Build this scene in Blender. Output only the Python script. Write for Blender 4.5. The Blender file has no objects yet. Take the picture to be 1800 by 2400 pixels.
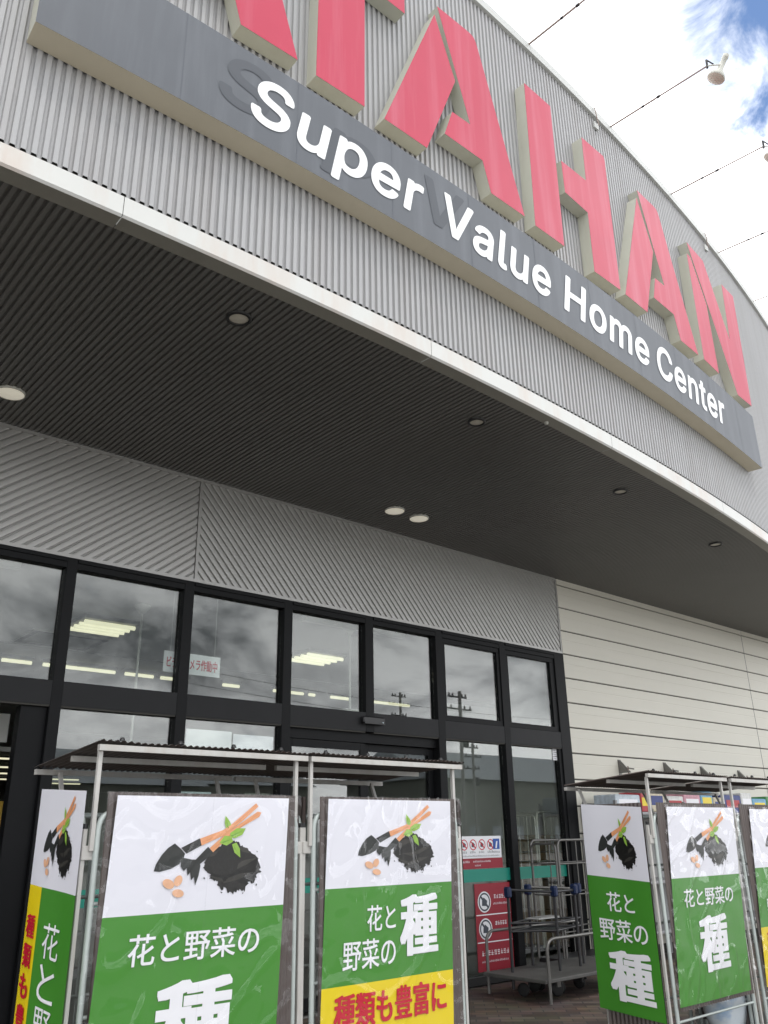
import bpy, math, random
from mathutils import Matrix, Vector, noise
random.seed(7)
S = bpy.context.scene
COL = S.collection
rad = math.radians

# ------------------------------------------------------------------ camera
F_PX, PITCH, ROLL, YAW = 1981.69, 0.367893562, -0.0174977721, 0.724561184
CAM_H = 1.58
cp, sp, cr, sr, cy_, sy_ = math.cos(PITCH), math.sin(PITCH), math.cos(ROLL), math.sin(ROLL), math.cos(YAW), math.sin(YAW)
A_ = Matrix(((cr, -sr, 0), (sr, cr, 0), (0, 0, 1)))
B_ = Matrix(((1, 0, 0), (0, cp, sp), (0, -sp, cp)))
C_ = Matrix(((1, 0, 0), (0, 0, 1), (0, 1, 0)))
Z_ = Matrix(((cy_, sy_, 0), (-sy_, cy_, 0), (0, 0, 1)))
R_ = Z_ @ C_ @ B_ @ A_
right, up, fwd = R_.col[0], R_.col[1], R_.col[2]
M4 = Matrix(((right.x, up.x, -fwd.x, 0), (right.y, up.y, -fwd.y, 0), (right.z, up.z, -fwd.z, CAM_H), (0, 0, 0, 1)))
cam = bpy.data.cameras.new("camera")
cam.sensor_fit = 'HORIZONTAL'
cam.sensor_width = 36.0
cam.lens = 36.0 * F_PX / 1800.0
cam.clip_start = 0.05
cam.clip_end = 3000
camo = bpy.data.objects.new("camera", cam)
camo.matrix_world = M4
COL.objects.link(camo)
S.camera = camo
S.render.resolution_x, S.render.resolution_y = 768, 1024
S.view_settings.view_transform = 'Standard'
S.view_settings.look = 'None'
S.view_settings.exposure = 0.0
S.view_settings.gamma = 1.0

# ------------------------------------------------------------------ world: bright broken cloud over a blue sky
SUN_EL, SUN_AZ = rad(58), rad(208)          # azimuth measured clockwise from +y
w = bpy.data.worlds.new("World")
S.world = w
w.use_nodes = True
nt = w.node_tree
nt.nodes.clear()
def N(tree, typ, **kw):
    n = tree.nodes.new(typ)
    for k, v in kw.items():
        if k == 'inp':
            for i, val in v.items():
                n.inputs[i].default_value = val
        else:
            setattr(n, k, v)
    return n
out = N(nt, 'ShaderNodeOutputWorld')
bg = N(nt, 'ShaderNodeBackground', inp={'Strength': 0.12})
sky = N(nt, 'ShaderNodeTexSky', sky_type='NISHITA', sun_disc=False, sun_elevation=SUN_EL, sun_rotation=SUN_AZ)
tc = N(nt, 'ShaderNodeTexCoord')
sep = N(nt, 'ShaderNodeSeparateXYZ')
nt.links.new(tc.outputs['Generated'], sep.inputs[0])
def wmath(op, a, b=None, clamp=False):
    m = N(nt, 'ShaderNodeMath', operation=op, use_clamp=clamp)
    for i, v in enumerate((a, b)):
        if v is None: continue
        if isinstance(v, (int, float)): m.inputs[i].default_value = v
        else: nt.links.new(v, m.inputs[i])
    return m.outputs[0]
den = wmath('ADD', wmath('MAXIMUM', sep.outputs[2], 0.0), 0.34)
comb = N(nt, 'ShaderNodeCombineXYZ')
nt.links.new(wmath('DIVIDE', sep.outputs[0], den), comb.inputs[0])
nt.links.new(wmath('DIVIDE', sep.outputs[1], den), comb.inputs[1])
n1 = N(nt, 'ShaderNodeTexNoise', inp={'Scale': 1.6, 'Detail': 8.0, 'Roughness': 0.56, 'Distortion': 0.3})
nt.links.new(comb.outputs[0], n1.inputs['Vector'])
n2 = N(nt, 'ShaderNodeTexNoise', inp={'Scale': 2.6, 'Detail': 9.0, 'Roughness': 0.6, 'Distortion': 0.35})
off = N(nt, 'ShaderNodeVectorMath', operation='ADD')
off.inputs[1].default_value = (7.3, 3.1, 1.0)
nt.links.new(comb.outputs[0], off.inputs[0])
nt.links.new(off.outputs[0], n2.inputs['Vector'])
# a gap in the cloud high to the right
dotn = N(nt, 'ShaderNodeVectorMath', operation='DOT_PRODUCT')
dotn.inputs[1].default_value = Vector((0.674, 0.190, 0.714)).normalized()
nt.links.new(tc.outputs['Generated'], dotn.inputs[0])
gap = N(nt, 'ShaderNodeMapRange', interpolation_type='SMOOTHSTEP', inp={'From Min': 0.9905, 'From Max': 0.9995, 'To Min': 0.0, 'To Max': 0.33})
nt.links.new(dotn.outputs['Value'], gap.inputs['Value'])
n3 = N(nt, 'ShaderNodeTexNoise', inp={'Scale': 11.0, 'Detail': 9.0, 'Roughness': 0.62, 'Distortion': 0.6})
nt.links.new(comb.outputs[0], n3.inputs['Vector'])
cover = wmath('ADD', wmath('SUBTRACT', n1.outputs['Fac'], gap.outputs[0]), wmath('MULTIPLY', wmath('SUBTRACT', n3.outputs['Fac'], 0.5), 0.7))
mask = N(nt, 'ShaderNodeMapRange', interpolation_type='SMOOTHSTEP', inp={'From Min': 0.08, 'From Max': 0.42, 'To Min': 0.0, 'To Max': 1.0})
nt.links.new(cover, mask.inputs['Value'])
cr2 = N(nt, 'ShaderNodeValToRGB')
cr2.color_ramp.elements[0].position = 0.40
cr2.color_ramp.elements[0].color = (3.6, 3.9, 4.3, 1)
cr2.color_ramp.elements[1].position = 0.60
cr2.color_ramp.elements[1].color = (24.0, 24.2, 24.6, 1)
e = cr2.color_ramp.elements.new(0.50)
e.color = (13.0, 13.3, 13.9, 1)
nt.links.new(n2.outputs['Fac'], cr2.inputs['Fac'])
mixc = N(nt, 'ShaderNodeMix', data_type='RGBA')
nt.links.new(mask.outputs[0], mixc.inputs[0])
thin = N(nt, 'ShaderNodeVectorMath', operation='ADD')          # thin high veil in front of the blue
thin.inputs[1].default_value = (0.7, 1.3, 2.8)
nt.links.new(sky.outputs[0], thin.inputs[0])
nt.links.new(thin.outputs[0], mixc.inputs[6])
back = N(nt, 'ShaderNodeMapRange', interpolation_type='SMOOTHSTEP', inp={'From Min': -0.15, 'From Max': 0.35, 'To Min': 0.0, 'To Max': 11.0})
nt.links.new(sep.outputs[1], back.inputs['Value'])
glow = N(nt, 'ShaderNodeVectorMath', operation='ADD')
nt.links.new(cr2.outputs[0], glow.inputs[0])
low = N(nt, 'ShaderNodeMapRange', interpolation_type='SMOOTHSTEP', inp={'From Min': 0.08, 'From Max': 0.24, 'To Min': 9.0, 'To Max': 0.0})   # brighter cloud towards the horizon
nt.links.new(sep.outputs[2], low.inputs['Value'])
nt.links.new(wmath('ADD', back.outputs[0], low.outputs[0]), glow.inputs[1])
nt.links.new(glow.outputs[0], mixc.inputs[7])
nt.links.new(mixc.outputs[2], bg.inputs['Color'])
nt.links.new(bg.outputs[0], out.inputs['Surface'])

sun = bpy.data.lights.new("sun", 'SUN')
sun.energy = 1.0
sun.angle = rad(14)
sun.color = (1.0, 0.96, 0.9)
suno = bpy.data.objects.new("sun", sun)
sdir = Vector((math.sin(SUN_AZ) * math.cos(SUN_EL), math.cos(SUN_AZ) * math.cos(SUN_EL), math.sin(SUN_EL)))
suno.rotation_euler = (-sdir).to_track_quat('-Z', 'Y').to_euler()
COL.objects.link(suno)

# ------------------------------------------------------------------ materials
def mat(name, col, rough=0.6, metal=0.0, var=0.0, vscale=(3, 3, 3), streak=0.0, sscale=(5, 5, 0.35), spec=0.5,
        dirt=None, bump=0.0, bscale=20.0, emit=None, estr=0.0, coat=0.0):
    m = bpy.data.materials.new(name)
    m.use_nodes = True
    t = m.node_tree
    b = t.nodes['Principled BSDF']
    b.inputs['Roughness'].default_value = rough
    b.inputs['Metallic'].default_value = metal
    b.inputs['Specular IOR Level'].default_value = spec
    b.inputs['Coat Weight'].default_value = coat
    b.inputs['Base Color'].default_value = (*col, 1)
    if emit:
        b.inputs['Emission Color'].default_value = (*emit, 1)
        b.inputs['Emission Strength'].default_value = estr
    co = N(t, 'ShaderNodeTexCoord') if (var or streak or bump or dirt) else None
    last = None
    def layer(scale, amount, tint, lo, hi, detail=5.0):
        nonlocal last
        mp = N(t, 'ShaderNodeMapping')
        mp.inputs['Scale'].default_value = scale
        t.links.new(co.outputs['Object'], mp.inputs['Vector'])
        nz = N(t, 'ShaderNodeTexNoise', inp={'Scale': 1.0, 'Detail': detail, 'Roughness': 0.6})
        t.links.new(mp.outputs[0], nz.inputs['Vector'])
        mr = N(t, 'ShaderNodeMapRange', inp={'From Min': lo, 'From Max': hi, 'To Min': 0.0, 'To Max': amount})
        t.links.new(nz.outputs['Fac'], mr.inputs['Value'])
        mx = N(t, 'ShaderNodeMix', data_type='RGBA')
        t.links.new(mr.outputs[0], mx.inputs[0])
        if last is None: mx.inputs[6].default_value = (*col, 1)
        else: t.links.new(last, mx.inputs[6])
        mx.inputs[7].default_value = (*tint, 1)
        last = mx.outputs[2]
    if var:
        layer(vscale, var, tuple(c * 0.55 for c in col), 0.35, 0.7)
        layer(tuple(v * 1.7 for v in vscale), var * 0.6, tuple(min(1, c * 1.35 + 0.01) for c in col), 0.45, 0.75)
    if streak:
        layer(sscale, streak, dirt or tuple(c * 0.5 for c in col), 0.48, 0.75, 6.0)
    if last is not None:
        t.links.new(last, b.inputs['Base Color'])
    if bump:
        nz = N(t, 'ShaderNodeTexNoise', inp={'Scale': bscale, 'Detail': 4.0})
        t.links.new(co.outputs['Object'], nz.inputs['Vector'])
        bp = N(t, 'ShaderNodeBump', inp={'Strength': bump, 'Distance': 0.01})
        t.links.new(nz.outputs['Fac'], bp.inputs['Height'])
        t.links.new(bp.outputs[0], b.inputs['Normal'])
    return m

def glass(name, tint=(0.86, 0.9, 0.88), ior=1.75, rough=0.0):
    m = bpy.data.materials.new(name)
    m.use_nodes = True
    t = m.node_tree
    t.nodes.clear()
    o = N(t, 'ShaderNodeOutputMaterial')
    tr = N(t, 'ShaderNodeBsdfTransparent')
    tr.inputs[0].default_value = (*tint, 1)
    gl = N(t, 'ShaderNodeBsdfGlossy', inp={'Roughness': rough})
    ge = N(t, 'ShaderNodeNewGeometry')
    io = N(t, 'ShaderNodeMapRange', inp={'From Min': 0.0, 'From Max': 1.0, 'To Min': ior, 'To Max': 1.0 / ior})
    t.links.new(ge.outputs['Backfacing'], io.inputs['Value'])
    fr = N(t, 'ShaderNodeFresnel')
    t.links.new(io.outputs[0], fr.inputs['IOR'])
    mx = N(t, 'ShaderNodeMixShader')
    t.links.new(fr.outputs[0], mx.inputs[0])
    t.links.new(tr.outputs[0], mx.inputs[1])
    t.links.new(gl.outputs[0], mx.inputs[2])
    t.links.new(mx.outputs[0], o.inputs['Surface'])
    return m

M = {}
M['rib'] = mat('silver_ribbed_steel', (0.395, 0.395, 0.398), 0.45, 0.15, var=0.12, vscale=(0.7, 0.7, 0.5), streak=0.45, sscale=(7, 7, 0.25), dirt=(0.31, 0.29, 0.28))
M['rib_grey'] = mat('grey_ribbed_steel', (0.42, 0.415, 0.40), 0.4, 0.4, var=0.12, vscale=(0.8, 0.8, 0.8))
M['soffit'] = mat('dark_brown_soffit_steel', (0.165, 0.162, 0.152), 0.45, 0.1, var=0.2, vscale=(0.6, 0.6, 0.6))
M['trim'] = mat('white_painted_trim', (0.64, 0.645, 0.62), 0.4, 0.0, var=0.08, vscale=(1, 1, 1), streak=0.45, sscale=(3, 3, 0.6), dirt=(0.55, 0.38, 0.28))
M['flash'] = mat('grey_brown_flashing', (0.30, 0.29, 0.25), 0.5, 0.1, var=0.15)
M['cap'] = mat('pale_grey_cap', (0.55, 0.56, 0.54), 0.45, 0.1, var=0.1)
M['board'] = mat('faded_blue_grey_board', (0.108, 0.118, 0.134), 0.5, 0.0, var=0.22, vscale=(0.35, 0.35, 0.8), streak=0.3, sscale=(6, 6, 0.5), dirt=(0.21, 0.225, 0.25))
M['boardedge'] = mat('beige_board_edge', (0.66, 0.60, 0.46), 0.55, 0.0, var=0.15, vscale=(1.2, 1.2, 1.2))
M['ghost'] = mat('unfaded_paint', (0.078, 0.086, 0.100), 0.5, 0.0, var=0.1)
M['seam'] = mat('panel_seam', (0.11, 0.12, 0.14), 0.6)
M['white_letter'] = mat('white_cut_vinyl', (0.86, 0.87, 0.88), 0.45)
M['pink'] = mat('sun_faded_red_acrylic', (0.52, 0.05, 0.095), 0.4, 0.0, var=0.14, vscale=(1.2, 1.2, 0.9), streak=0.5, sscale=(5.5, 5.5, 0.3), dirt=(0.60, 0.20, 0.26), spec=0.35)
M['return'] = mat('beige_letter_return', (0.53, 0.53, 0.45), 0.5, 0.0, var=0.16, vscale=(1.5, 1.5, 1.5), streak=0.3, dirt=(0.40, 0.36, 0.27))
M['frame'] = mat('charcoal_aluminium', (0.008, 0.0085, 0.0095), 0.5, 0.0, var=0.15, spec=0.15)
M['transom'] = mat('charcoal_aluminium_panel', (0.016, 0.0165, 0.018), 0.5, 0.0, var=0.15, spec=0.2)
M['glass'] = glass('shop_window_glass', (0.90, 0.93, 0.91), 1.78)
M['siding'] = mat('beige_metal_siding', (0.655, 0.635, 0.555), 0.5, 0.02, var=0.08, vscale=(0.5, 0.5, 0.5), streak=0.12, sscale=(0.3, 0.3, 12), dirt=(0.5, 0.48, 0.42))
M['gap'] = mat('dark_joint', (0.05, 0.048, 0.042), 0.8)
M['int_white'] = mat('interior_white', (0.52, 0.52, 0.5), 0.8, var=0.1)
M['int_wall'] = mat('interior_wall_paint', (0.30, 0.30, 0.29), 0.85, var=0.12)
M['int_floor'] = mat('interior_vinyl_floor', (0.25, 0.25, 0.24), 0.3, var=0.1)
M['tube'] = mat('lit_fluorescent_tube', (0.9, 0.9, 0.85), 0.4, emit=(1.0, 0.95, 0.66), estr=0.85)
M['fixture'] = mat('white_fixture', (0.75, 0.75, 0.7), 0.5, var=0.05)
M['housing'] = mat('grey_light_housing', (0.22, 0.22, 0.21), 0.6)
M['lens'] = mat('frosted_lamp_lens', (0.62, 0.59, 0.50), 0.45)
M['lens_lit'] = mat('wide_lit_lens', (0.8, 0.77, 0.66), 0.4, emit=(1.0, 0.93, 0.76), estr=0.3)
M['lampbody'] = mat('cream_lamp_body', (0.50, 0.50, 0.45), 0.5)
M['rust'] = mat('rusty_conduit', (0.36, 0.29, 0.26), 0.65, 0.3, var=0.3, vscale=(8, 8, 8))
M['dark'] = mat('black_plastic', (0.014, 0.014, 0.015), 0.4)
M['blackring'] = mat('black_lamp_ring', (0.02, 0.02, 0.02), 0.45)
M['tubepaint'] = mat('mint_grey_tube_paint', (0.46, 0.51, 0.49), 0.4, 0.15, var=0.25, vscale=(6, 6, 6))
M['whitepost'] = mat('white_square_post', (0.50, 0.49, 0.465), 0.45, 0.0, var=0.3, vscale=(7, 7, 3), streak=0.4, sscale=(20, 20, 3), dirt=(0.36, 0.30, 0.25))
M['zinc'] = mat('galvanised_tube', (0.20, 0.195, 0.185), 0.42, 0.7, var=0.3, vscale=(9, 9, 9))
M['brown'] = mat('brown_corrugated_plastic', (0.095, 0.076, 0.070), 0.4, 0.0, var=0.3, vscale=(3, 3, 3), streak=0.4, sscale=(9, 9, 0.8), dirt=(0.17, 0.13, 0.11))
M['paper'] = mat('white_printed_paper', (0.76, 0.76, 0.82), 0.4, var=0.03, bump=0.06, bscale=5)
M['green'] = mat('green_printed_paper', (0.055, 0.25, 0.025), 0.33, var=0.06, bump=0.12, bscale=5)
M['yellow'] = mat('yellow_printed_paper', (0.80, 0.62, 0.008), 0.35, var=0.05, bump=0.08, bscale=5)
M['ink_red'] = mat('red_ink', (0.55, 0.006, 0.03), 0.45)
M['ink_white'] = mat('white_ink', (0.84, 0.84, 0.87), 0.4)
M['art_dark'] = mat('print_dark_steel', (0.022, 0.025, 0.024), 0.35, var=0.5, vscale=(14, 14, 14))
M['art_soil'] = mat('print_soil', (0.006, 0.0055, 0.005), 0.4, var=0.9, vscale=(40, 40, 40))
M['art_soil2'] = mat('print_soil_ridge', (0.038, 0.035, 0.03), 0.4, var=0.6, vscale=(40, 40, 40))
M['art_wood'] = mat('print_wood_handle', (0.80, 0.36, 0.17), 0.45, var=0.35, vscale=(18, 18, 18))
M['art_wood2'] = mat('print_wood_grain', (0.62, 0.24, 0.10), 0.45)
M['art_leaf'] = mat('print_leaf', (0.30, 0.52, 0.07), 0.4, var=0.45, vscale=(22, 22, 22))
M['art_leaf2'] = mat('print_leaf_vein', (0.12, 0.30, 0.04), 0.4)
M['art_seed'] = mat('print_seed', (0.80, 0.45, 0.27), 0.45, var=0.3, vscale=(25, 25, 25))
M['sleeve'] = glass('clear_vinyl_sleeve', (0.97, 0.97, 0.975), 1.45, 0.05)
M['teal'] = mat('teal_window_film', (0.012, 0.26, 0.19), 0.35, var=0.1)
M['red'] = mat('red_poster', (0.30, 0.009, 0.025), 0.4, var=0.08)
M['blue'] = mat('blue_print', (0.02, 0.09, 0.40), 0.4)
M['navy'] = mat('dark_blue_plastic', (0.008, 0.02, 0.07), 0.35, var=0.2)
M['board_wood'] = mat('worn_grey_deck', (0.085, 0.083, 0.078), 0.6, var=0.5, vscale=(5, 5, 5))
M['rubber'] = mat('black_rubber', (0.02, 0.02, 0.02), 0.7)
M['card'] = mat('brown_cardboard', (0.30, 0.19, 0.09), 0.75, var=0.2, vscale=(5, 5, 5))
M['card2'] = mat('dull_cardboard', (0.22, 0.15, 0.08), 0.75, var=0.25, vscale=(5, 5, 5))
M['textbar'] = mat('dark_small_print', (0.06, 0.07, 0.09), 0.6)
M['notice'] = mat('pale_blue_notice', (0.50, 0.60, 0.63), 0.6)
M['steel_dark'] = mat('dark_steel_tube', (0.055, 0.055, 0.058), 0.4, 0.6, var=0.3, vscale=(8, 8, 8))
M['bagblue'] = mat('pale_blue_bag_film', (0.68, 0.75, 0.80), 0.25, streak=0.95, sscale=(6, 4, 7), dirt=(0.12, 0.33, 0.62), coat=0.3)
M['yellow_card'] = mat('mustard_card', (0.42, 0.25, 0.02), 0.6, var=0.1)
M['base'] = mat('black_plinth', (0.015, 0.015, 0.015), 0.5)
M['opp'] = mat('pale_far_wall', (0.13, 0.14, 0.12), 0.7, var=0.1, vscale=(0.4, 0.4, 0.4))
M['roofgrey'] = mat('far_roof_metal', (0.26, 0.29, 0.31), 0.5, var=0.2, vscale=(0.5, 0.5, 0.5))
M['concrete'] = mat('concrete_pole', (0.20, 0.20, 0.19), 0.8, var=0.2)
M['steel_shelf'] = mat('grey_shelf_steel', (0.30, 0.30, 0.31), 0.45, 0.3, var=0.15)

def ground_mat():
    m = mat('car_park_asphalt', (0.30, 0.292, 0.275), 0.9, var=0.3, vscale=(0.5, 0.5, 0.5), bump=0.4, bscale=60)
    return m
def brick_mat():
    m = bpy.data.materials.new('brown_paving_brick')
    m.use_nodes = True
    t = m.node_tree
    b = t.nodes['Principled BSDF']
    co = N(t, 'ShaderNodeTexCoord')
    mp = N(t, 'ShaderNodeMapping')
    mp.inputs['Rotation'].default_value = (0, 0, rad(45))
    t.links.new(co.outputs['Object'], mp.inputs['Vector'])
    br = N(t, 'ShaderNodeTexBrick', inp={'Scale': 1.0, 'Mortar Size': 0.006, 'Brick Width': 0.22, 'Row Height': 0.11, 'Bias': 0.0})
    br.inputs['Color1'].default_value = (0.075, 0.055, 0.042, 1)
    br.inputs['Color2'].default_value = (0.19, 0.145, 0.11, 1)
    br.inputs['Mortar'].default_value = (0.06, 0.055, 0.05, 1)
    t.links.new(mp.outputs[0], br.inputs['Vector'])
    nz = N(t, 'ShaderNodeTexNoise', inp={'Scale': 3.0, 'Detail': 6.0})
    t.links.new(co.outputs['Object'], nz.inputs['Vector'])
    mx = N(t, 'ShaderNodeMix', data_type='RGBA', blend_type='MULTIPLY')
    mx.inputs[0].default_value = 0.6
    t.links.new(br.outputs['Color'], mx.inputs[6])
    t.links.new(nz.outputs['Color'], mx.inputs[7])
    t.links.new(mx.outputs[2], b.inputs['Base Color'])
    b.inputs['Roughness'].default_value = 0.75
    return m
M['asphalt'] = ground_mat()
M['brick'] = brick_mat()

# ------------------------------------------------------------------ mesh helpers
class MB:
    def __init__(self):
        self.v, self.f, self.m, self.s = [], [], [], []
        self.mats = []
    def mi(self, m):
        if m not in self.mats: self.mats.append(m)
        return self.mats.index(m)
    def face(self, pts, m, smooth=False):
        i = len(self.v)
        self.v += [tuple(p) for p in pts]
        self.f.append(tuple(range(i, i + len(pts))))
        self.m.append(self.mi(m)); self.s.append(smooth)
    def raw(self, vs, fs, m, smooth=False):
        i = len(self.v)
        self.v += [tuple(p) for p in vs]
        k = self.mi(m)
        for f in fs:
            self.f.append(tuple(a + i for a in f)); self.m.append(k); self.s.append(smooth)
    def box(self, a, b, m, bev=0.0):
        x0, y0, z0 = (min(a[i], b[i]) for i in range(3))
        x1, y1, z1 = (max(a[i], b[i]) for i in range(3))
        if bev <= 0:
            vs = [(x0, y0, z0), (x1, y0, z0), (x1, y1, z0), (x0, y1, z0), (x0, y0, z1), (x1, y0, z1), (x1, y1, z1), (x0, y1, z1)]
            fs = [(0, 3, 2, 1), (4, 5, 6, 7), (0, 1, 5, 4), (1, 2, 6, 5), (2, 3, 7, 6), (3, 0, 4, 7)]
            self.raw(vs, fs, m)
        else:
            # chamfered box: 24 vertices
            q = bev
            X, Y, Z = (x0, x1), (y0, y1), (z0, z1)
            vs, idx = [], {}
            for i in (0, 1):
                for j in (0, 1):
                    for k in (0, 1):
                        sx, sy, sz = (1 if i == 0 else -1), (1 if j == 0 else -1), (1 if k == 0 else -1)
                        for ax in range(3):
                            p = [X[i] + sx * q, Y[j] + sy * q, Z[k] + sz * q]
                            p[ax] = (X[i], Y[j], Z[k])[ax]
                            idx[(i, j, k, ax)] = len(vs); vs.append(tuple(p))
            fs = []
            def q4(*k): fs.append(tuple(idx[a] for a in k))
            q4((0,0,0,0),(0,0,1,0),(0,1,1,0),(0,1,0,0)); q4((1,0,0,0),(1,1,0,0),(1,1,1,0),(1,0,1,0))
            q4((0,0,0,1),(1,0,0,1),(1,0,1,1),(0,0,1,1)); q4((0,1,0,1),(0,1,1,1),(1,1,1,1),(1,1,0,1))
            q4((0,0,0,2),(0,1,0,2),(1,1,0,2),(1,0,0,2)); q4((0,0,1,2),(1,0,1,2),(1,1,1,2),(0,1,1,2))
            for i in (0, 1):
                for j in (0, 1): q4((i,j,0,0),(i,j,1,0),(i,j,1,1),(i,j,0,1))
            for i in (0, 1):
                for k in (0, 1): q4((i,0,k,0),(i,1,k,0),(i,1,k,2),(i,0,k,2))
            for j in (0, 1):
                for k in (0, 1): q4((0,j,k,1),(1,j,k,1),(1,j,k,2),(0,j,k,2))
            for i in (0, 1):
                for j in (0, 1):
                    for k in (0, 1): q4((i,j,k,0),(i,j,k,1),(i,j,k,2))
            self.raw(vs, fs, m)
    def tube(self, pts, r, m, n=8, caps=True, square=False):
        pts = [Vector(p) for p in pts]
        if square: n = 4
        rings = []
        ref = None
        for i, p in enumerate(pts):
            a = pts[max(i - 1, 0)]; b = pts[min(i + 1, len(pts) - 1)]
            d = (b - a).normalized()
            if ref is None:
                ref = Vector((0, 0, 1)) if abs(d.z) < 0.9 else Vector((0, 1, 0))
            u = (ref - d * ref.dot(d))
            if u.length < 1e-4: u = d.orthogonal()
            u.normalize(); ref = u
            vv = d.cross(u)
            rr = r * (1.414 if square else 1.0)
            k0 = 0.5 if square else 0.0
            rings.append([p + u * math.cos((k + k0) * 2 * math.pi / n) * rr + vv * math.sin((k + k0) * 2 * math.pi / n) * rr for k in range(n)])
        vs = [q for rg in rings for q in rg]
        fs = []
        for i in range(len(rings) - 1):
            for k in range(n):
                a, b = i * n + k, i * n + (k + 1) % n
                fs.append((a, b, b + n, a + n))
        self.raw(vs, fs, m, not square)
        if caps:
            self.face(list(reversed(rings[0])), m); self.face(rings[-1], m)
    def lathe(self, prof, origin, axis, m, n=24):
        ax = Vector(axis).normalized(); u = ax.orthogonal().normalized(); vv = ax.cross(u); o = Vector(origin)
        vs, fs = [], []
        for (r, h) in prof:
            for k in range(n):
                a = 2 * math.pi * k / n
                vs.append(o + ax * h + (u * math.cos(a) + vv * math.sin(a)) * r)
        for i in range(len(prof) - 1):
            for k in range(n):
                a, b = i * n + k, i * n + (k + 1) % n
                fs.append((a, b, b + n, a + n))
        self.raw(vs, fs, m, True)
    def build(self, name, parent=None, link=True):
        me = bpy.data.meshes.new(name)
        me.from_pydata(self.v, [], self.f)
        for m in self.mats: me.materials.append(m)
        for i, p in enumerate(me.polygons):
            p.material_index = self.m[i]; p.use_smooth = self.s[i]
        me.update()
        o = bpy.data.objects.new(name, me)
        COL.objects.link(o)
        if parent: o.parent = parent
        return o

def bend(pts, r=0.06, n=5):
    """polyline with rounded corners"""
    pts = [Vector(p) for p in pts]
    res = [pts[0]]
    for i in range(1, len(pts) - 1):
        a, b, c = pts[i - 1], pts[i], pts[i + 1]
        u = (a - b).normalized(); v = (c - b).normalized()
        p0, p1 = b + u * r, b + v * r
        for k in range(n + 1):
            t = k / n
            res.append(p0 * (1 - t) ** 2 + b * 2 * t * (1 - t) + p1 * t * t)
    res.append(pts[-1])
    return res

def tag(o, label=None, cat=None, group=None, kind=None):
    if label: o['label'] = label
    if cat: o['category'] = cat
    if group: o['group'] = group
    if kind: o['kind'] = kind
    return o
def thing(name, label, cat, loc=(0, 0, 0), rz=0.0, group=None):
    o = bpy.data.objects.new(name, None)
    o.empty_display_size = 0.2
    o.location = loc; o.rotation_euler = (0, 0, rz)
    COL.objects.link(o)
    return tag(o, label, cat, group)
def copy_tree(o, parent=None):
    c = o.copy(); COL.objects.link(c)
    if parent: c.parent = parent
    for ch in [x for x in bpy.data.objects if x.parent == o]: copy_tree(ch, c)
    return c

# text -> list of (verts, faces) in em units, baseline at 0
_tc = {}
def text_mesh(s, bold=0.0):
    k = (s, bold)
    if k in _tc: return _tc[k]
    cu = bpy.data.curves.new('lettering', 'FONT')
    cu.body = s; cu.size = 1.0; cu.resolution_u = 4; cu.offset = bold
    ob = bpy.data.objects.new('lettering', cu)
    COL.objects.link(ob)
    dg = bpy.context.evaluated_depsgraph_get()
    me = bpy.data.meshes.new_from_object(ob.evaluated_get(dg))
    vs = [v.co.copy() for v in me.vertices]
    fs = [tuple(p.vertices) for p in me.polygons]
    bpy.data.objects.remove(ob); bpy.data.curves.remove(cu); bpy.data.meshes.remove(me)
    _tc[k] = (vs, fs)
    return vs, fs
def bbox(vs):
    xs = [v.x for v in vs]; ys = [v.y for v in vs]
    return min(xs), max(xs), min(ys), max(ys)
def put_text(mb, s, box, fn, m, bold=0.0, heavy=None):
    """fit text s into box (a0,a1,b0,b1) of the plane fn(a,b)->xyz"""
    vs, fs = text_mesh(s, bold)
    x0, x1, y0, y1 = bbox(vs)
    a0, a1, b0, b1 = box
    if heavy:      # heavy weight: the same strokes overprinted a little to each side
        hx, hy = heavy
        x0 -= hx; x1 += hx; y0 -= hy; y1 += hy
        k = 0
        for dx, dy in ((0, 0), (1, 0), (-1, 0), (0, 1), (0, -1), (1, 1), (-1, 1), (1, -1), (-1, -1), (.5, 1), (-.5, 1), (.5, -1), (-.5, -1), (1, .4), (-1, .4), (1, -.4), (-1, -.4)):
            mb.raw([fn(a0 + (v.x + dx * hx - x0) / (x1 - x0) * (a1 - a0), b0 + (v.y + dy * hy - y0) / (y1 - y0) * (b1 - b0), k * 0.00008) for v in vs], fs, m)
            k += 1
        return
    mb.raw([fn(a0 + (v.x - x0) / (x1 - x0) * (a1 - a0), b0 + (v.y - y0) / (y1 - y0) * (b1 - b0)) for v in vs], fs, m)

# ------------------------------------------------------------------ ground
g = MB()
g.face([(-400, -400, -0.02), (400, -400, -0.02), (400, 400, -0.02), (-400, 400, -0.02)], M['asphalt'])
tag(g.build('ground'), kind='structure')
g = MB()
g.box((-14, 1.6, -0.019), (30, 7.42, 0.0), M['brick'])
tag(g.build('pavement'), kind='structure')
g = MB()
for i in range(-8, 14):
    g.box((i * 2.6, -16, -0.0195), (i * 2.6 + 0.12, -11, -0.014), M['white_letter'])
tag(g.build('parking_markings'), kind='structure')

# ------------------------------------------------------------------ the store
WALL = 7.5
CX, CY, RR = 0.50602102 * 7.5, 7.38818332 * 7.5, 6.837517035 * 7.5
def FP(s, o, z):
    th = s / RR
    return Vector((CX + (RR + o) * math.sin(th), CY - (RR + o) * math.cos(th), z))
Z_SOF, Z_TRIM, Z_TOP, Z_CAP = 5.188, 5.325, 9.88, 10.0
S0, S1 = -9.0, 17.0
store = thing('store_building', 'wide home center store with curved silver ribbed canopy fascia, dark soffit and charcoal glazed front', 'store', (6, 7.5, 0))
def part(mb, name, parent=store, label=None):
    o = mb.build(name)
    o.parent = parent
    o.matrix_parent_inverse = Matrix.Translation(-Vector(parent.location)) if parent is store else Matrix()
    if label: o['label'] = label
    return o

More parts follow.
